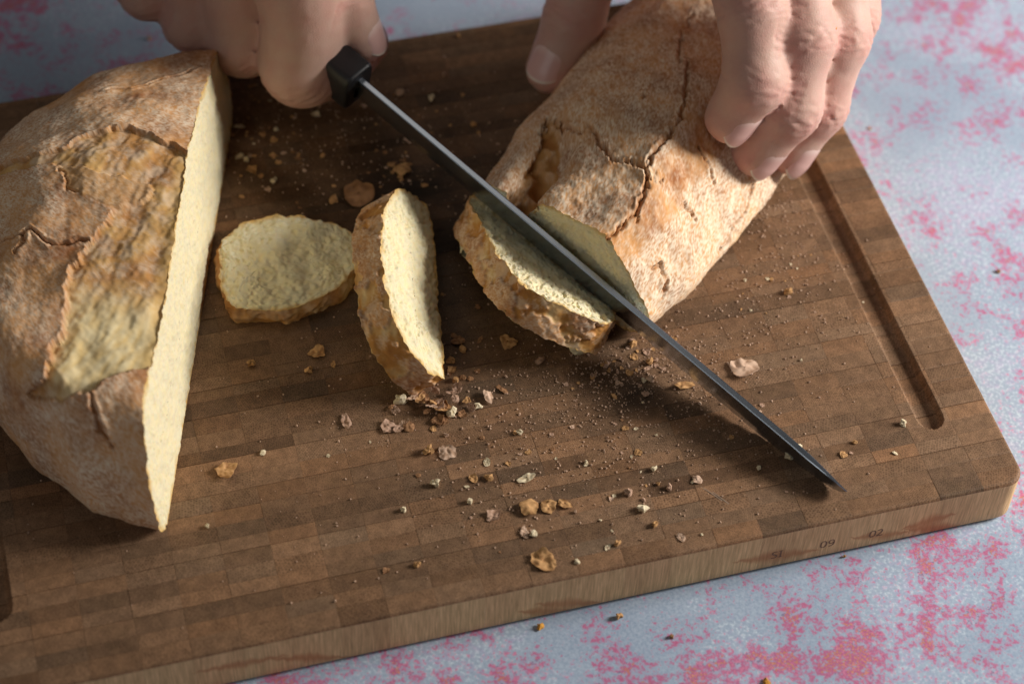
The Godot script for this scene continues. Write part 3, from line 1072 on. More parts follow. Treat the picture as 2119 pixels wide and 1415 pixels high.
# surface nets over the field; returns [points, triangles (clockwise from outside)]
func nets(f: Field, lo: Vector3, hi: Vector3, step: float) -> Array:
	const B := 6
	var nx := int(ceil((hi.x - lo.x) / step / B)) * B + 1
	var ny := int(ceil((hi.y - lo.y) / step / B)) * B + 1
	var nz := int(ceil((hi.z - lo.z) / step / B)) * B + 1
	var val := PackedFloat32Array()
	val.resize(nx * ny * nz)
	val.fill(99.0)
	var all := PackedInt32Array(range(f.a.size()))
	var half := B * step * 0.5 * 1.7321
	var active := []
	for bz in (nz - 1) / B:
		for by in (ny - 1) / B:
			for bx in (nx - 1) / B:
				var c := lo + Vector3(bx + 0.5, by + 0.5, bz + 0.5) * B * step
				var dc := f.at(c, all)
				var use := all
				if absf(dc) < half + f.kp:
					active.append(Vector3i(bx, by, bz) * B)
					use = PackedInt32Array()
					for i in all:
						if f.one(i, c) < maxf(dc, 0.0) + half * 2.0 + f.kp * 1.5: use.append(i)
				elif dc > 0.0:
					continue
				var deep := absf(dc) >= half + f.kp
				for k in B + 1:
					for j in B + 1:
						var row := ((bz * B + k) * ny + by * B + j) * nx + bx * B
						for i in B + 1:
							if val[row + i] == 99.0:
								val[row + i] = -50.0 if deep else f.at(lo + Vector3(bx * B + i, by * B + j, bz * B + k) * step, use)
	var vert := PackedInt32Array()
	vert.resize(nx * ny * nz)
	vert.fill(-1)
	var pts := PackedVector3Array()
	var e0 := [0, 0, 0, 1, 1, 2, 2, 3, 4, 4, 5, 6]
	var e1 := [1, 2, 4, 3, 5, 3, 6, 7, 5, 6, 7, 7]
	var offs := [0, 1, nx, nx + 1, nx * ny, nx * ny + 1, nx * ny + nx, nx * ny + nx + 1]
	for s: Vector3i in active:
		for k in B:
			for j in B:
				for i in B:
					var at := ((s.z + k) * ny + s.y + j) * nx + s.x + i
					var mask := 0
					for q in 8:
						if val[at + offs[q]] < 0.0: mask |= 1 << q
					if mask == 0 or mask == 255: continue
					var sum := Vector3.ZERO
					var cnt := 0
					for q in 12:
						var v0 := val[at + offs[e0[q]]]
						var v1 := val[at + offs[e1[q]]]
						if (v0 < 0.0) != (v1 < 0.0):
							var t := v0 / (v0 - v1)
							var c0 := Vector3(e0[q] & 1, (e0[q] >> 1) & 1, e0[q] >> 2)
							var c1 := Vector3(e1[q] & 1, (e1[q] >> 1) & 1, e1[q] >> 2)
							sum += c0.lerp(c1, t)
							cnt += 1
					vert[at] = pts.size()
					pts.append(lo + (Vector3(s.x + i, s.y + j, s.z + k) + sum / cnt) * step)
	var tri := PackedInt32Array()
	for s: Vector3i in active:
		for k in B:
			for j in B:
				for i in B:
					var at := ((s.z + k) * ny + s.y + j) * nx + s.x + i
					var v0 := val[at]
					for ax in 3:
						var st: int = [1, nx, nx * ny][ax]
						var v1 := val[at + st]
						if (v0 < 0.0) == (v1 < 0.0): continue
						var ua: int = [nx, nx * ny, 1][ax]
						var ub: int = [nx * ny, 1, nx][ax]
						if at - ua - ub < 0: continue
						var q0 := vert[at - ua - ub]
						var q1 := vert[at - ub]
						var q2 := vert[at]
						var q3 := vert[at - ua]
						if q0 < 0 or q1 < 0 or q2 < 0 or q3 < 0: continue
						if v0 < 0.0: tri.append_array([q0, q2, q1, q0, q3, q2])
						else: tri.append_array([q0, q1, q2, q0, q2, q3])
	return [pts, tri]

func mesh_normals(p: PackedVector3Array, tri: PackedInt32Array) -> PackedVector3Array:
	var n := PackedVector3Array()
	n.resize(p.size())
	for i in range(0, tri.size(), 3):
		var q := (p[tri[i + 2]] - p[tri[i]]).cross(p[tri[i + 1]] - p[tri[i]])
		n[tri[i]] += q
		n[tri[i + 1]] += q
		n[tri[i + 2]] += q
	for i in n.size(): n[i] = n[i].normalized()
	return n

func finer(p: PackedVector3Array, n: PackedVector3Array, tri: PackedInt32Array) -> Array:
	var seen := {}
	var q := p.duplicate()
	var out := PackedInt32Array()
	for i in range(0, tri.size(), 3):
		var m := [0, 0, 0]
		for e in 3:
			var a := tri[i + e]
			var b := tri[i + (e + 1) % 3]
			var key := mini(a, b) * 4000000 + maxi(a, b)
			if not seen.has(key):
				var x := (p[a] + p[b]) * 0.5
				var xa := x - n[a] * (x - p[a]).dot(n[a])
				var xb := x - n[b] * (x - p[b]).dot(n[b])
				seen[key] = q.size()
				q.append(x.lerp((xa + xb) * 0.5, 0.75))
			m[e] = seen[key]
		out.append_array([tri[i], m[0], m[2], m[0], tri[i + 1], m[1], m[2], m[1], tri[i + 2], m[0], m[1], m[2]])
	return [q, out]

# fingers: arrays of [point, radius]; dorsal: the way the back of the hand faces
func build_hand(label: String, fingers: Array, palm: Array, dorsal: Array, nails: Array, lo: Vector3, hi: Vector3, step: float, skin: Material, nail_mat: Material) -> void:
	var f := Field.new()
	for q: Array in palm: f.bone(q[0], q[1], q[2], q[3], 0)
	for k in fingers.size():
		var fi: Array = fingers[k]
		for j in fi.size() - 1: f.bone(fi[j][0], fi[j + 1][0], fi[j][1], fi[j + 1][1], k + 1)
		for j in range(1, fi.size() - 1):   # a knuckle's swelling
			var c: Vector3 = fi[j][0] + dorsal[k] * 0.5
			f.bone(c, c, fi[j][1] * 0.9, fi[j][1] * 0.9, k + 1)
	f.groups = fingers.size() + 1
	var r := nets(f, lo, hi, step)
	var p: PackedVector3Array = r[0]
	var tri: PackedInt32Array = r[1]
	var n := mesh_normals(p, tri)
	for pass_ in 1:   # relax along the surface for an even mesh
		var sum := PackedVector3Array()
		sum.resize(p.size())
		var cnt := PackedInt32Array()
		cnt.resize(p.size())
		for i in range(0, tri.size(), 3):
			for e in 3:
				sum[tri[i + e]] += p[tri[i + (e + 1) % 3]]
				cnt[tri[i + e]] += 1
		for i in p.size():
			if cnt[i]: p[i] = p[i].lerp(sum[i] / cnt[i], 0.4)
		n = mesh_normals(p, tri)
	r = finer(p, n, tri)
	p = r[0]
	tri = r[1]
	n = mesh_normals(p, tri)
	var col := PackedColorArray()
	for i in p.size():
		var q := p[i]
		var disp := fbm.get_noise_3dv(q * 0.18) * 0.12
		var mott := fbm.get_noise_3dv(q * 0.12 + Vector3(5, 5, 5))
		var red := 0.16 + mott * 0.55
		for k in fingers.size():
			var fi: Array = fingers[k]
			var m := fi.size()
			for j in range(1, m):
				var c: Vector3 = fi[j][0]
				var v := q - c
				if v.length_squared() > 260.0: continue
				var ax: Vector3
				if j < m - 1:
					ax = ((fi[j + 1][0] - c).normalized() + (c - fi[j - 1][0]).normalized()).normalized()
				else:
					ax = (c - fi[j - 1][0]).normalized()
				var x := v.dot(ax)
				var rr: float = (v - ax * x).length()
				if rr > fi[j][1] * 1.6: continue
				var back := n[i].dot(dorsal[k])
				if j < m - 1:
					var win := exp(-pow(x / 5.0, 2.0)) * sstep(-0.35, 0.55, back)
					red += 0.30 * win
					for e in 6:
						var off: float = [-4.6, -2.6, -0.9, 0.8, 2.5, 4.4][e]
						var depth: float = [0.10, 0.18, 0.24, 0.26, 0.18, 0.10][e]
						var xx := x - off + fine.get_noise_3dv(q * 0.22 + Vector3(e * 9, 0, 0)) * 1.1
						disp -= 1.15 * depth * exp(-pow(xx / 0.55, 2.0)) * sstep(-0.1, 0.7, back)
					# the crease on the inside of the bend
					disp -= 0.30 * exp(-pow(x / 0.6, 2.0)) * sstep(0.1, -0.6, back)
				else:
					red += 0.45 * sstep(-5.0, 6.0, x)
		p[i] = (q + n[i] * disp) * 0.001
		var cc := Color(0.58, 0.375, 0.30).lerp(Color(0.56, 0.285, 0.235), clampf(red, 0.0, 1.0))
		col.append(cc * (1.0 + fine.get_noise_3dv(q * 1.3) * 0.025))
	var b := Buf.new()
	b.v = p
	b.n = mesh_normals(p, tri)
	b.c = col
	b.idx = tri
	var t := thing("person_hand", label, "hand")
	part("skin", b.mesh(), skin, t)
	for nl: Array in nails:
		fingernail(fingers[nl[0]], nl[1], nl[2], nl[3], t, nail_mat)

# a nail lies on the back of the last bone: out = the way it faces
func fingernail(fi: Array, out: Vector3, wide: float, reach: float, t: Node3D, m: Material) -> void:
	var e: Vector3 = fi[fi.size() - 1][0]
	var s: Vector3 = fi[fi.size() - 2][0]
	var r: float = fi[fi.size() - 1][1]
	var r0: float = fi[fi.size() - 2][1]
	var len := s.distance_to(e)
	var ax := (e - s) / len
	out = (out - ax * out.dot(ax)).normalized()
	var side := ax.cross(out)
	var p := PackedVector3Array()
	var c := PackedColorArray()
	var nu := 23
	var nv := 25
	for j in nv:
		var f := j / (nv - 1.0)
		for i in nu:
			var u := i / (nu - 1.0) * 2.0 - 1.0
			# rounded at the root, a shallow arc at the free edge
			var back := 0.0 + 0.16 * pow(absf(u), 2.5)
			var front := reach - 0.22 * pow(absf(u), 2.2)
			var g := lerpf(back, front, f)           # 0 = root, 1 = past the fingertip
			var x := len - 5.6 + g * (5.6 + r * 0.92)
			var ang := u * wide
			var past := maxf(0.0, x - len)
			var rad := lerpf(r0, r, clampf(x / len, 0.0, 1.0)) + 0.12
			var drop := past * past / (r * 3.2)
			if past < r: drop = minf(drop, 0.45 * (rad - sqrt(maxf(0.0, rad * rad - past * past))) + 0.1)
			var edge := pow(absf(u), 6.0) * 0.45 + pow(1.0 - f, 8.0) * 0.35
			p.append((s + ax * x + (out * cos(ang) + side * sin(ang)) * (rad - edge) - out * drop) * 0.001)
			var cc := Color(0.68, 0.425, 0.385).lerp(Color(0.76, 0.58, 0.52), sstep(0.35, 0.0, f))
			c.append(cc.lerp(Color(0.76, 0.68, 0.58), sstep(0.93, 0.97, f)))
	var b := Buf.new()
	sheet(b, p, nu, nv, c, out)
	# its thickness at the free edge
	var q := PackedVector3Array()
	var qc := PackedColorArray()
	for k in 2:
		for i in nu:
			q.append(p[(nv - 1) * nu + i] - (out * 0.0005 + ax * 0.0002) * k)
			qc.append(c[(nv - 1) * nu + i])
	sheet(b, q, nu, 2, qc, ax)
	part("fingernail", b.mesh(), m, t)

func build_hands() -> void:
	var pores := NoiseTexture2D.new()
	var pn := FastNoiseLite.new()
	pn.noise_type = FastNoiseLite.TYPE_CELLULAR
	pn.frequency = 0.06
	pn.cellular_return_type = FastNoiseLite.RETURN_DISTANCE2_SUB
	pores.noise = pn
	pores.width = 512
	pores.height = 512
	pores.seamless = true
	var skin := vcol(0.54, 0.4)
	skin.subsurf_scatter_enabled = true
	skin.subsurf_scatter_strength = 0.10
	skin.heightmap_enabled = true
	skin.heightmap_texture = pores
	skin.heightmap_scale = 0.007
	skin.uv1_triplanar = true
	skin.uv1_scale = Vector3.ONE * 50.0
	skin.resource_name = "skin"
	var nail := vcol(0.28, 0.5)
	nail.resource_name = "nail"
	# the hand that holds the loaf
	var fb := [
		[[Vector3(-40, 88, -144), 9.4], [Vector3(-36.0, 70.0, -111.0), 8.1], [Vector3(-37.6, 57.5, -100.2), 7.5], [Vector3(-42.6, 46.6, -99.8), 6.6]],
		[[Vector3(-22, 92, -141), 9.6], [Vector3(-24.0, 63.2, -107.0), 8.3], [Vector3(-27.6, 47.0, -99.4), 7.7], [Vector3(-34.6, 34.0, -98.8), 6.7]],
		[[Vector3(-6, 88, -143), 9.0], [Vector3(-12.0, 57.0, -110.5), 7.7], [Vector3(-17.0, 40.2, -104.6), 7.1], [Vector3(-23.6, 28.2, -101.8), 6.0]],
		[[Vector3(5, 80, -148), 8.2], [Vector3(-4.0, 53.0, -121.0), 6.8], [Vector3(-10.0, 38.5, -115.0), 6.0], [Vector3(-15.0, 29.5, -111.0), 5.4]],
		[[Vector3(-32, 88, -188), 12.0], [Vector3(-54, 60, -168), 9.4], [Vector3(-66.6, 37.0, -153.5), 7.7], [Vector3(-74.6, 26.5, -146.8), 6.4]]]
	var pb := [[Vector3(-40, 88, -143), Vector3(-22, 100, -200), 10.0, 17.0], [Vector3(-22, 92, -140), Vector3(-16, 102, -200), 10.2, 17.0], [Vector3(-5, 88, -142), Vector3(-8, 100, -200), 9.6, 16.0], [Vector3(5, 80, -148), Vector3(-3, 96, -200), 8.4, 15.0], [Vector3(-40, 88, -143), Vector3(-22, 92, -140), 9.0, 9.0], [Vector3(-22, 92, -140), Vector3(-5, 88, -142), 9.0, 9.0], [Vector3(-5, 88, -142), Vector3(5, 80, -148), 8.5, 7.6], [Vector3(-42, 84, -150), Vector3(-50, 68, -166), 9.0, 9.0], [Vector3(-14, 102, -200), Vector3(0, 120, -275), 21.0, 25.0]]
	var cam := Vector3(-0.15, 0.60, 0.72).normalized()
	var back := [Vector3(0.55, 0.45, 0.70).normalized(), Vector3(0.62, 0.42, 0.66).normalized(), Vector3(0.68, 0.40, 0.62).normalized(), Vector3(0.75, 0.35, 0.55).normalized(), Vector3(-0.62, 0.55, 0.55).normalized()]
	build_hand("left hand pressing the cracked loaf, four fingers over its right side and thumb behind", fb, pb, back, [[0, Vector3(0.40, 0.0, 0.92), 0.85, 0.90], [1, Vector3(0.45, 0.0, 0.9), 0.85, 0.90], [2, Vector3(0.5, 0.0, 0.86), 0.85, 1.0], [3, Vector3(0.6, 0.1, 0.78), 0.85, 1.0], [4, Vector3(-0.7, 0.3, 0.6), 0.85, 0.86]], Vector3(-92, 14, -300), Vector3(34, 150, -84), 1.45, skin, nail)
	# the hand round the knife's handle
	var fa := [
		[[Vector3(-137.0, 68, -154), 11.6], [Vector3(-139.2, 37.8, -152.0), 10.8], [Vector3(-130, 30.0, -157), 8.0], [Vector3(-122, 34, -160), 7.0]],
		[[Vector3(-152, 69, -170), 10.5], [Vector3(-152.0, 36.0, -166.0), 9.2], [Vector3(-143, 28.5, -172), 7.8], [Vector3(-134, 38, -175), 7.0]],
		[[Vector3(-162, 70, -182), 10.5], [Vector3(-162.5, 38.0, -174.5), 8.8], [Vector3(-153, 34, -186), 7.6], [Vector3(-144, 43, -189), 6.8]],
		[[Vector3(-172, 69, -195), 9.8], [Vector3(-173.0, 44.5, -182.0), 8.2], [Vector3(-163, 40, -196), 7.0], [Vector3(-154, 48, -201), 6.2]],
		[[Vector3(-146, 78, -180), 12.0], [Vector3(-133, 70, -162), 9.0], [Vector3(-128.2, 58.0, -154.5), 7.4], [Vector3(-124.0, 43.5, -151.0), 6.0]]]
	var pa := [[Vector3(-140, 67, -155), Vector3(-158, 98, -225), 10.5, 18.0], [Vector3(-152, 69, -168), Vector3(-163, 98, -225), 10.5, 18.0], [Vector3(-162, 70, -182), Vector3(-168, 96, -226), 10.5, 17.0], [Vector3(-172, 69, -195), Vector3(-172, 92, -228), 10.0, 16.0], [Vector3(-162, 62, -178), Vector3(-173, 58, -186), 10.0, 9.5], [Vector3(-140, 67, -155), Vector3(-172, 69, -195), 10.0, 10.0], [Vector3(-164, 97, -226), Vector3(-186, 128, -290), 22.0, 26.0]]
	var backa := [Vector3(-0.6, 0.1, 0.78).normalized(), Vector3(-0.6, 0.1, 0.78).normalized(), Vector3(-0.6, 0.1, 0.78).normalized(), Vector3(-0.65, 0.1, 0.74).normalized(), Vector3(0.75, 0.5, 0.35).normalized()]
	build_hand("right hand in a fist round the black knife handle, thumb along its far side", fa, pa, backa, [[4, Vector3(0.8, 0.3, 0.5), 0.85, 0.86]], Vector3(-222, 14, -318), Vector3(-104, 158, -136), 1.6, skin, nail)

# ------------------------------------------------------------------ crumbs and flakes
# a curved, ragged chip of crust about one unit long
func chip(s: int, long: float, bend: float, thick: float) -> ArrayMesh:
	var r := RandomNumberGenerator.new()
	r.seed = s
	var n := 26
	var rings := 6
	var off := Vector3(s * 3.7, 0, s)
	var tilt := Vector2(r.randf_range(-0.10, 0.10), r.randf_range(-0.15, 0.15))
	var axis := r.randf() * PI
	var bite := r.randf() * TAU
	var outline := PackedFloat32Array()
	var corners := []
	var m_ := r.randi_range(5, 8)
	for k in m_:
		var a := TAU * (k + r.randf_range(-0.3, 0.3)) / m_
		corners.append(Vector2(cos(a), sin(a)) * r.randf_range(0.32, 0.52))
	for k in n:
		var dir := Vector2(cos(TAU * k / n), sin(TAU * k / n))
		var best := 0.3
		for e in m_:
			var hit = Geometry2D.segment_intersects_segment(Vector2.ZERO, dir * 2.0, corners[e], corners[(e + 1) % m_])
			if hit != null: best = hit.length()
		outline.append(best * (1.0 + 0.10 * fine.get_noise_2d(k * 0.9 + off.x, 3.0)))
	var top := PackedVector3Array()
	var low := PackedVector3Array()
	var col := PackedColorArray()
	var col2 := PackedColorArray()
	var least := 1e9
	for g in rings + 1:
		for k in n:
			var a := TAU * k / n
			var rad := outline[k] * g / rings
			var x := cos(a) * rad
			var z := sin(a) * rad / long
			var q := x * cos(axis) + z * sin(axis)
			var nz := soft.get_noise_3dv(Vector3(x, 0, z) * 2.6 + off)
			var y := bend * q * q + tilt.x * x + tilt.y * z + nz * 0.07 + fine.get_noise_3dv(Vector3(x, 0, z) * 6.0 + off) * 0.03
			var th := thick * (1.0 - 0.4 * pow(g / float(rings), 3.0))
			top.append(Vector3(x, y + th, z))
			low.append(Vector3(x, y, z))
			least = minf(least, y)
			var m := clampf(0.5 + 1.3 * fine.get_noise_3dv(Vector3(x, 0, z) * 4.5 + off * 1.3) + nz, 0.0, 1.0)
			var c := Color(0.62, 0.55, 0.48).lerp(Color(1.22, 1.30, 1.36), m)
			col.append(c)
			col2.append(Color(1.15, 1.2, 1.2))
	for k in top.size():
		top[k].y -= least
		low[k].y -= least
	var b := Buf.new()
	sheet(b, top, n, rings + 1, col, UP, true)
	sheet(b, low, n, rings + 1, col2, -UP, true)
	var wall := PackedVector3Array()
	var wc := PackedColorArray()
	for k in n:
		wall.append(top[rings * n + k])
		wc.append(Color(0.9, 0.9, 0.9))
	for k in n:
		wall.append(low[rings * n + k])
		wc.append(Color(0.9, 0.9, 0.9))
	sheet(b, wall, n, 2, wc, Vector3.ZERO, true)
	return b.mesh()

# a lumpy grain of bread about one unit across
func grain_mesh(s: int, flat: float) -> ArrayMesh:
	var r := RandomNumberGenerator.new()
	r.seed = s
	var sm := SphereMesh.new()
	sm.radial_segments = 9
	sm.rings = 5
	sm.radius = 0.5
	sm.height = 1.0
	var a := sm.get_mesh_arrays()
	var v: PackedVector3Array = a[Mesh.ARRAY_VERTEX]
	var idx: PackedInt32Array = a[Mesh.ARRAY_INDEX]
	var f := FastNoiseLite.new()
	f.seed = s
	f.frequency = 1.6
	var st := Vector3(r.randf_range(0.7, 1.25), flat, r.randf_range(0.55, 0.95))
	for i in v.size():
		v[i] = v[i] * (1.0 + 1.1 * f.get_noise_3dv(v[i])) * st + UP * flat * 0.42
	var tr := PackedVector3Array()
	for i in range(0, idx.size(), 3):
		tr.append_array([v[idx[i]], v[idx[i + 2]], v[idx[i + 1]]])
	return facets(tr, Color.WHITE, s)

var mats := {}
func crumb_mat(kind: String) -> StandardMaterial3D:
	if not mats.has(kind):
		var c: Color = {"amber": Color(0.58, 0.32, 0.13), "brown": Color(0.34, 0.17, 0.075), "flour": Color(0.66, 0.45, 0.32), "cream": Color(0.86, 0.73, 0.50), "pink": Color(0.52, 0.33, 0.23), "orange": Color(0.72, 0.34, 0.05)}[kind]
		mats[kind] = vc_plain(c, 0.85)
		mats[kind].vertex_color_use_as_albedo = true
	return mats[kind]

func place(called: String, mesh: Mesh, kind: String, at: Vector3, size: float, turn: float, label: String, category: String, group := "", lean := 0.0) -> MeshInstance3D:
	var o := part(numbered(called), mesh, crumb_mat(kind), self)
	o.transform = Transform3D(Basis(UP, turn) * Basis(Vector3(1, 0, 0), lean) * Basis.from_scale(Vector3.ONE * size), at)
	tag(o, label, category, group)
	return o

func build_crumbs() -> void:
	var chips := []
	for k in 14: chips.append(chip(100 + k, [1.3, 1.0, 1.7, 1.2][k % 4], [0.7, 0.35, -0.4, 0.9][(k / 2) % 4], 0.036))
	var grains := []
	for k in 10: grains.append(grain_mesh(300 + k, [0.7, 0.55, 0.9][k % 3]))
	var r := RandomNumberGenerator.new()
	r.seed = 21
	var flakes := FLAKES
	for e: Array in flakes:
		var mesh: Mesh = chips[int(e[4])] if e[4] < 50 else grains[int(e[4]) - 50]
		var cat := "crust flake" if e[4] < 50 else "bread crumb"
		place("crust_flake" if e[4] < 50 else "bread_crumb", mesh, e[3], Vector3(e[0], e[5] if e.size() > 7 else TOP, e[1]) + UP * 0.00005, e[2], r.randf() * TAU if e.size() < 9 else e[8], e[6], cat)
	# loose heap of chips under the end of the tilted slice
	for k in 34:
		var a := r.randf() * TAU
		var d := absf(r.randfn(0.0, 1.0))
		var at := Vector3(-0.1285 + cos(a) * d * 0.0062, TOP + 0.0004 + maxf(0.0, 0.0022 - d * 0.0014) * r.randf(), -0.0545 + sin(a) * d * 0.0042 + 0.001)
		if at.z < -0.0585: at.z = -0.0585 + r.randf() * 0.006
		place("crust_flake", chips[r.randi() % 14], ["amber", "brown", "amber", "pink", "brown", "flour"][r.randi() % 6], at, r.randf_range(0.0022, 0.0048), r.randf() * TAU, "brown chip of crust in the heap at the near end of the tilted slice", "crust flake", "heap of crust chips below the tilted slice", r.randf_range(-0.7, 0.7))
	scatter(r, chips, grains, 46, Vector2(-0.0795, -0.0560), Vector2(0.0090, 0.0050), 0.0009, 0.0021, ["pink", "amber", "flour", "amber", "pink"], "small crumb scattered on the board in front of the falling slice", "crumbs in front of the falling slice")
	scatter(r, chips, grains, 60, Vector2(-0.1010, -0.0280), Vector2(0.0240, 0.0160), 0.0006, 0.0016, ["cream", "amber", "pink", "flour", "brown", "cream"], "small crumb scattered over the open front middle of the board", "crumbs over the front middle of the board")
	scatter(r, chips, grains, 44, Vector2(-0.1520, -0.1500), Vector2(0.0100, 0.0100), 0.0008, 0.0023, ["amber", "flour", "cream", "amber", "brown"], "small crumb scattered on the board near the fist at the back", "crumbs by the fist at the back of the board")
	scatter(r, chips, grains, 46, Vector2(-0.1120, -0.1370), Vector2(0.0120, 0.0140), 0.0008, 0.0020, ["amber", "brown", "amber", "flour"], "small crumb in the shade behind the knife, between loaf and fist", "crumbs in the shade behind the knife")
	scatter(r, chips, grains, 26, Vector2(-0.0420, -0.0720), Vector2(0.0140, 0.0180), 0.0005, 0.0011, ["amber", "pink", "cream"], "tiny crumb on the bare board right of the held loaf", "crumbs right of the held loaf")
	scatter(r, chips, grains, 16, Vector2(-0.1190, -0.0680), Vector2(0.0040, 0.0090), 0.0012, 0.0030, ["amber", "brown", "brown"], "brown crust bit beside the right edge of the tilted slice", "crust bits right of the tilted slice")
	# crumbs on the table
	for e: Array in TABLE_CRUMBS:
		place("bread_crumb", grains[int(e[3])], e[2], Vector3(e[0], 0.00002, e[1]), e[5] * 0.62, r.randf() * TAU, e[4], "bread crumb")
	place("bread_crumb", grains[4], "orange", Vector3(-0.0176, 0.0670, -0.1032), 0.0022, 0.7, "orange crumb stuck to the finger of the hand on the loaf", "bread crumb")
	# dust too fine to count
	var mm := MultiMesh.new()
	mm.transform_format = MultiMesh.TRANSFORM_3D
	mm.mesh = grain_mesh(7, 0.7)
	var spots := []
	for e: Array in [[-0.088, -0.040, 0.022, 0.015, 1500], [-0.080, -0.053, 0.013, 0.006, 450], [-0.040, -0.078, 0.012, 0.017, 700], [-0.115, -0.045, 0.030, 0.025, 500], [-0.140, -0.150, 0.020, 0.014, 500], [-0.110, -0.130, 0.018, 0.020, 350], [-0.120, -0.060, 0.070, 0.040, 500], [-0.0285, -0.095, 0.004, 0.010, 220]]:
		for k in e[4]:
			var x: float = e[0] + r.randfn(0.0, e[2])
			var z: float = e[1] + r.randfn(0.0, e[3])
			if inset(x, z) < 0.002: continue
			spots.append(Transform3D(Basis(UP, r.randf() * TAU).scaled(Vector3.ONE * (0.00016 + 0.00045 * pow(r.randf(), 2.5))), Vector3(x, top_at(x, z), z)))
	mm.instance_count = spots.size()
	for k in spots.size(): mm.set_instance_transform(k, spots[k])
	var o := MultiMeshInstance3D.new()
	o.name = "crumb_dust"
	o.multimesh = mm
	o.material_override = crumb_mat("flour")
	add_child(o, true)
	tag(o, "fine pale dust of flour and crumbs over the board top", "crumb dust", "", "stuff")

func scatter(r: RandomNumberGenerator, chips: Array, grains: Array, count: int, at: Vector2, spread: Vector2, small: float, large: float, kinds: Array, label: String, group: String) -> void:
	var made := 0
	var tries := 0
	while made < count and tries < count * 20:
		tries += 1
		var x := at.x + r.randfn(0.0, spread.x)
		var z := at.y + r.randfn(0.0, spread.y)
		if taken(x, z): continue
		made += 1
		var flat := r.randf() < 0.78
		var mesh: Mesh = chips[r.randi() % 14] if flat else grains[r.randi() % 10]
		var size := lerpf(small, large, pow(r.randf(), 2.0))
		place("bread_crumb", mesh, kinds[r.randi() % kinds.size()], Vector3(x, top_at(x, z) + 0.00003, z), size * (1.5 if flat else 1.0), r.randf() * TAU, label, "bread crumb", group)

# where bread stands on the board, in plan
func taken(x: float, z: float) -> bool:
	if inset(x, z) < 0.003: return true
	var q := Vector2(x, z)
	for e: PackedVector2Array in [PackedVector2Array([Vector2(-0.073, -0.060), Vector2(-0.024, -0.106), Vector2(-0.05, -0.19), Vector2(-0.112, -0.118)]), PackedVector2Array([Vector2(-0.072, -0.066), Vector2(-0.092, -0.120), Vector2(-0.118, -0.112), Vector2(-0.098, -0.058)]), PackedVector2Array([Vector2(-0.125, -0.056), Vector2(-0.114, -0.116), Vector2(-0.139, -0.118), Vector2(-0.148, -0.062)]), PackedVector2Array([Vector2(-0.174, -0.114), Vector2(-0.135, -0.112), Vector2(-0.135, -0.09), Vector2(-0.152, -0.079), Vector2(-0.174, -0.079)]), PackedVector2Array([Vector2(-0.193, -0.03), Vector2(-0.155, -0.17), Vector2(-0.26, -0.17), Vector2(-0.26, -0.06)])]:
		if Geometry2D.is_point_in_polygon(q, e): return true
	return false

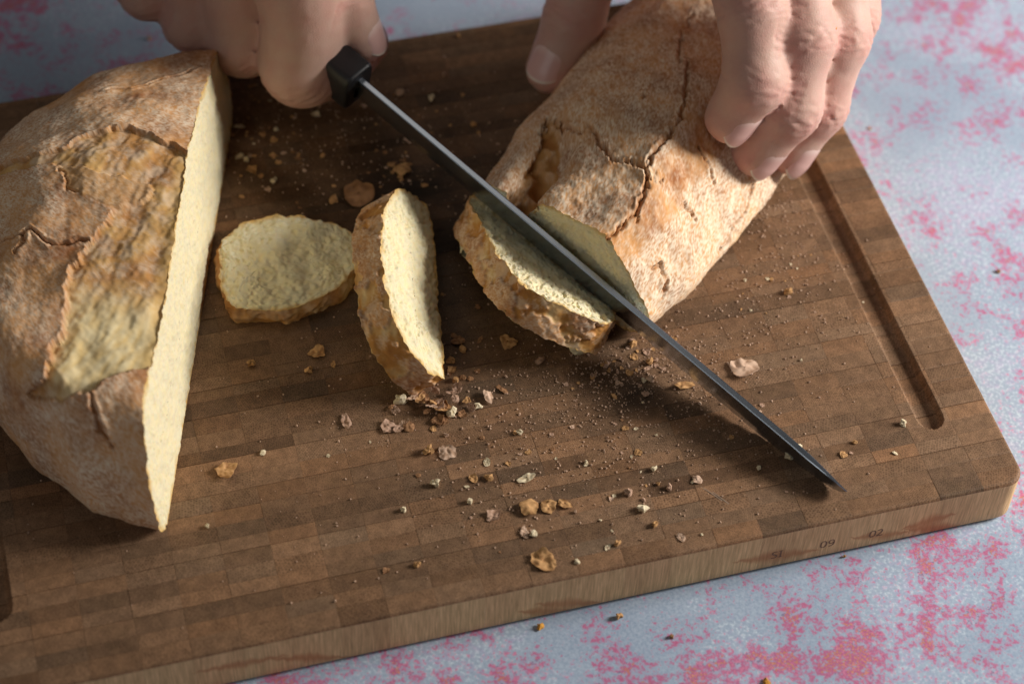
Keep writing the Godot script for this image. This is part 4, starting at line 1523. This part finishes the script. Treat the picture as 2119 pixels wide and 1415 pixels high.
const FLAKES := [
	[-0.0536, -0.0470, 0.00964, "flour", 0, 0, "largest pinkish crust flake, right of the knife blade"],
	[-0.0694, -0.0455, 0.00578, "amber", 2, 0, "ragged amber crust flake left of the knife, opposite the large pink flake"],
	[-0.1148, -0.0196, 0.00795, "amber", 4, 0, "large crumpled amber flake at the left of the front cluster"],
	[-0.1106, -0.0194, 0.00482, "amber", 5, 0, "middle amber flake of the front cluster"],
	[-0.1068, -0.0193, 0.00458, "amber", 6, 0, "right amber flake of the front cluster"],
	[-0.1234, -0.0198, 0.00506, "pink", 7, 0, "curled brown flake left of the front amber cluster"],
	[-0.1157, -0.0053, 0.00723, "amber", 8, 0, "long golden flake nearest the front edge of the board"],
	[-0.1800, -0.0470, 0.00675, "amber", 1, 0, "golden flake alone right of the half loaf near its front tip"],
	[-0.1500, -0.0540, 0.00578, "pink", 2, 0, "pink brown flake lying left of the crust heap"],
	[-0.1409, -0.0502, 0.00506, "pink", 3, 0, "brown flake between the crust heap and the pink flake"],
	[-0.1520, -0.0760, 0.00627, "amber", 9, 0, "shaded amber flake below the flat slice"],
	[-0.1494, -0.0719, 0.00265, "amber", 10, 0, "small amber bit right beside the shaded amber flake"],
	[-0.1554, -0.0713, 0.00205, "amber", 51, 0, "amber crumb below the shaded amber flake"],
	[-0.1069, -0.0688, 0.00627, "amber", 11, 0, "amber flake in the shade left of the falling slice tip"],
	[-0.1008, -0.0611, 0.00361, "pink", 12, 0, "upright pale brown flake below the falling slice"],
	[-0.1293, -0.0398, 0.00506, "flour", 13, 0, "floury pink flake in front of the crust heap"],
	[-0.1333, -0.0409, 0.00266, "amber", 52, 0, "amber crumb left of the floury pink flake"],
	[-0.1132, -0.0284, 0.00530, "cream", 2, 0, "long cream sliver of crumb in the front middle"],
	[-0.1210, -0.0349, 0.00313, "cream", 6, 0, "short cream sliver left of the long one"],
	[-0.1178, -0.0140, 0.00410, "flour", 10, 0, "pale flake right below the front amber cluster"],
	[-0.1158, -0.0129, 0.00174, "cream", 53, 0, "round white crumb beside the pale flake"],
	[-0.0898, -0.0135, 0.00287, "cream", 54, 0, "white crumb standing alone toward the front right"],
	[-0.0884, -0.0088, 0.00143, "amber", 55, 0, "amber crumb below the lone white crumb"],
	[-0.0836, -0.0040, 0.00313, "flour", 6, 0, "pale curled flake near the scratches at the front edge"],
	[-0.0982, -0.0058, 0.00195, "amber", 56, 0, "amber crumb near the front edge left of the curled flake"],
	[-0.1005, -0.0057, 0.00241, "cream", 10, 0, "thin white sliver left of the amber crumb at the front edge"],
	[-0.1083, -0.0035, 0.00133, "cream", 57, 0, "pale crumb right of the long golden flake"],
	[-0.0752, -0.0183, 0.00386, "flour", 4, 0, "pale knobbly flake between knife tip and front edge"],
	[-0.0820, -0.0179, 0.00143, "pink", 58, 0, "pink crumb left of the pale knobbly flake"],
	[-0.0917, -0.0186, 0.00225, "pink", 59, 0, "pink crumb at the right end of the front cluster line"],
	[-0.0839, -0.0237, 0.00164, "cream", 50, 0, "pale crumb below the knife above the pink crumb"],
	[-0.1252, -0.0312, 0.00289, "amber", 8, 0, "amber flake below the short cream sliver"],
	[-0.1216, -0.0305, 0.00205, "amber", 51, 0, "amber crumb right of the amber flake below the cream sliver"],
	[-0.1340, -0.0316, 0.00225, "cream", 52, 0, "pale crumb below the floury pink flake"],
	[-0.1276, -0.0252, 0.00143, "cream", 53, 0, "cream crumb above the curled brown flake"],
	[-0.1195, -0.1676, 0.00266, "amber", 54, 0, "amber crumb on the board beside the knife bolster"],
	[-0.1123, -0.1584, 0.00205, "flour", 55, 0, "pale crumb behind the knife near its bolster"],
	[-0.1049, -0.1544, 0.00266, "cream", 56, 0, "pale round crumb on the back of the board behind the knife"],
	[-0.1137, -0.1412, 0.00482, "flour", 3, 0, "pale flake just left of the knife blade in the shade"],
	[-0.1314, -0.1246, 0.01205, "brown", 0, 0, "broad dark amber flake in the deep shade left of the knife"],
	[-0.1181, -0.1310, 0.00771, "amber", 4, 0, "dark amber flake in the shade right of the broad one"],
	[-0.1564, -0.1400, 0.00434, "amber", 7, 0, "amber flake near the cut face of the half loaf"],
	[-0.1380, -0.1246, 0.00246, "amber", 57, 0, "amber crumb left of the broad dark flake"],
	[-0.0348, -0.0674, 0.00184, "amber", 58, 0, "amber crumb on the bare board left of the juice groove"],
	[-0.0223, -0.0223, 0.00184, "cream", 59, 0, "white crumb beside the near end of the juice groove"],
	[-0.0493, -0.0213, 0.00205, "cream", 50, 0, "cream crumb just right of the blade near its tip"],
	[-0.0521, -0.0195, 0.00225, "cream", 52, 0, "white crumb in the knife shadow near the tip"],
	[-0.0600, -0.0181, 0.00123, "cream", 53, 0, "tiny white crumb left of the knife tip"],
	[-0.0355, -0.0199, 0.00143, "amber", 54, 0, "amber crumb right of the knife tip"],
	[-0.0063, -0.1203, 0.00482, "orange", 5, 0, "orange flake on the board behind the ring finger"],
	[-0.1432, -0.0112, 0.00143, "amber", 55, 0, "amber crumb far left of the long golden flake"],
	[-0.1867, -0.0327, 0.00143, "cream", 56, 0, "cream crumb below the front tip of the half loaf"],
	[-0.1707, -0.0500, 0.00143, "cream", 57, 0, "pale crumb right of the golden flake by the half loaf"],
	[-0.1362, -0.0570, 0.00266, "cream", 58, 0, "white crumb at the left of the crust heap"],
	[-0.1255, -0.0505, 0.00287, "cream", 59, 0, "white crumb at the front of the crust heap"],
	[-0.1188, -0.0512, 0.00184, "cream", 51, 0, "pale crumb at the right of the crust heap"],
	[-0.1685, -0.0765, 0.00205, "amber", 52, 0, "amber bit below the front of the flat slice"],
]
const TABLE_CRUMBS := [
	[-0.1729, -0.2112, "flour", 0, "pale crumb on the tabletop at the upper left behind the board", 0.00225],
	[-0.1179, 0.0022, "orange", 1, "orange crumb on the tabletop below the front edge of the board", 0.00275],
	[-0.0998, 0.0040, "amber", 2, "brown crumb on the tabletop in front of the board", 0.00275],
	[-0.0897, 0.0119, "brown", 3, "dark crumb on the tabletop right of the brown one", 0.00175],
	[0.0140, -0.1303, "amber", 4, "amber crumb on the tabletop beside the far right board edge", 0.00175],
	[0.0277, -0.0730, "brown", 5, "dark crumb on the tabletop at the right", 0.00175],
	[-0.0436, 0.0010, "amber", 6, "crumb on the tabletop under the stamped number", 0.00175],
	[-0.0727, 0.0284, "orange", 7, "orange crumb on the tabletop at the bottom of the photo", 0.00300],
]


func _ready() -> void:
	rng.seed = 1
	fbm.noise_type = FastNoiseLite.TYPE_SIMPLEX_SMOOTH
	fbm.frequency = 1.0
	fbm.fractal_octaves = 4
	fine.noise_type = FastNoiseLite.TYPE_SIMPLEX_SMOOTH
	fine.frequency = 1.0
	fine.fractal_type = FastNoiseLite.FRACTAL_NONE
	fine.seed = 8
	soft.noise_type = FastNoiseLite.TYPE_SIMPLEX_SMOOTH
	soft.frequency = 1.0
	soft.fractal_octaves = 2
	soft.seed = 19
	var t0 := Time.get_ticks_msec()
	setup_view()
	build_table()
	build_board()
	print("board ", Time.get_ticks_msec() - t0)
	build_left_loaf()
	build_right_loaf()
	build_slices()
	print("bread ", Time.get_ticks_msec() - t0)
	build_knife()
	build_hands()
	print("hands ", Time.get_ticks_msec() - t0)
	build_crumbs()
	print("all ", Time.get_ticks_msec() - t0)
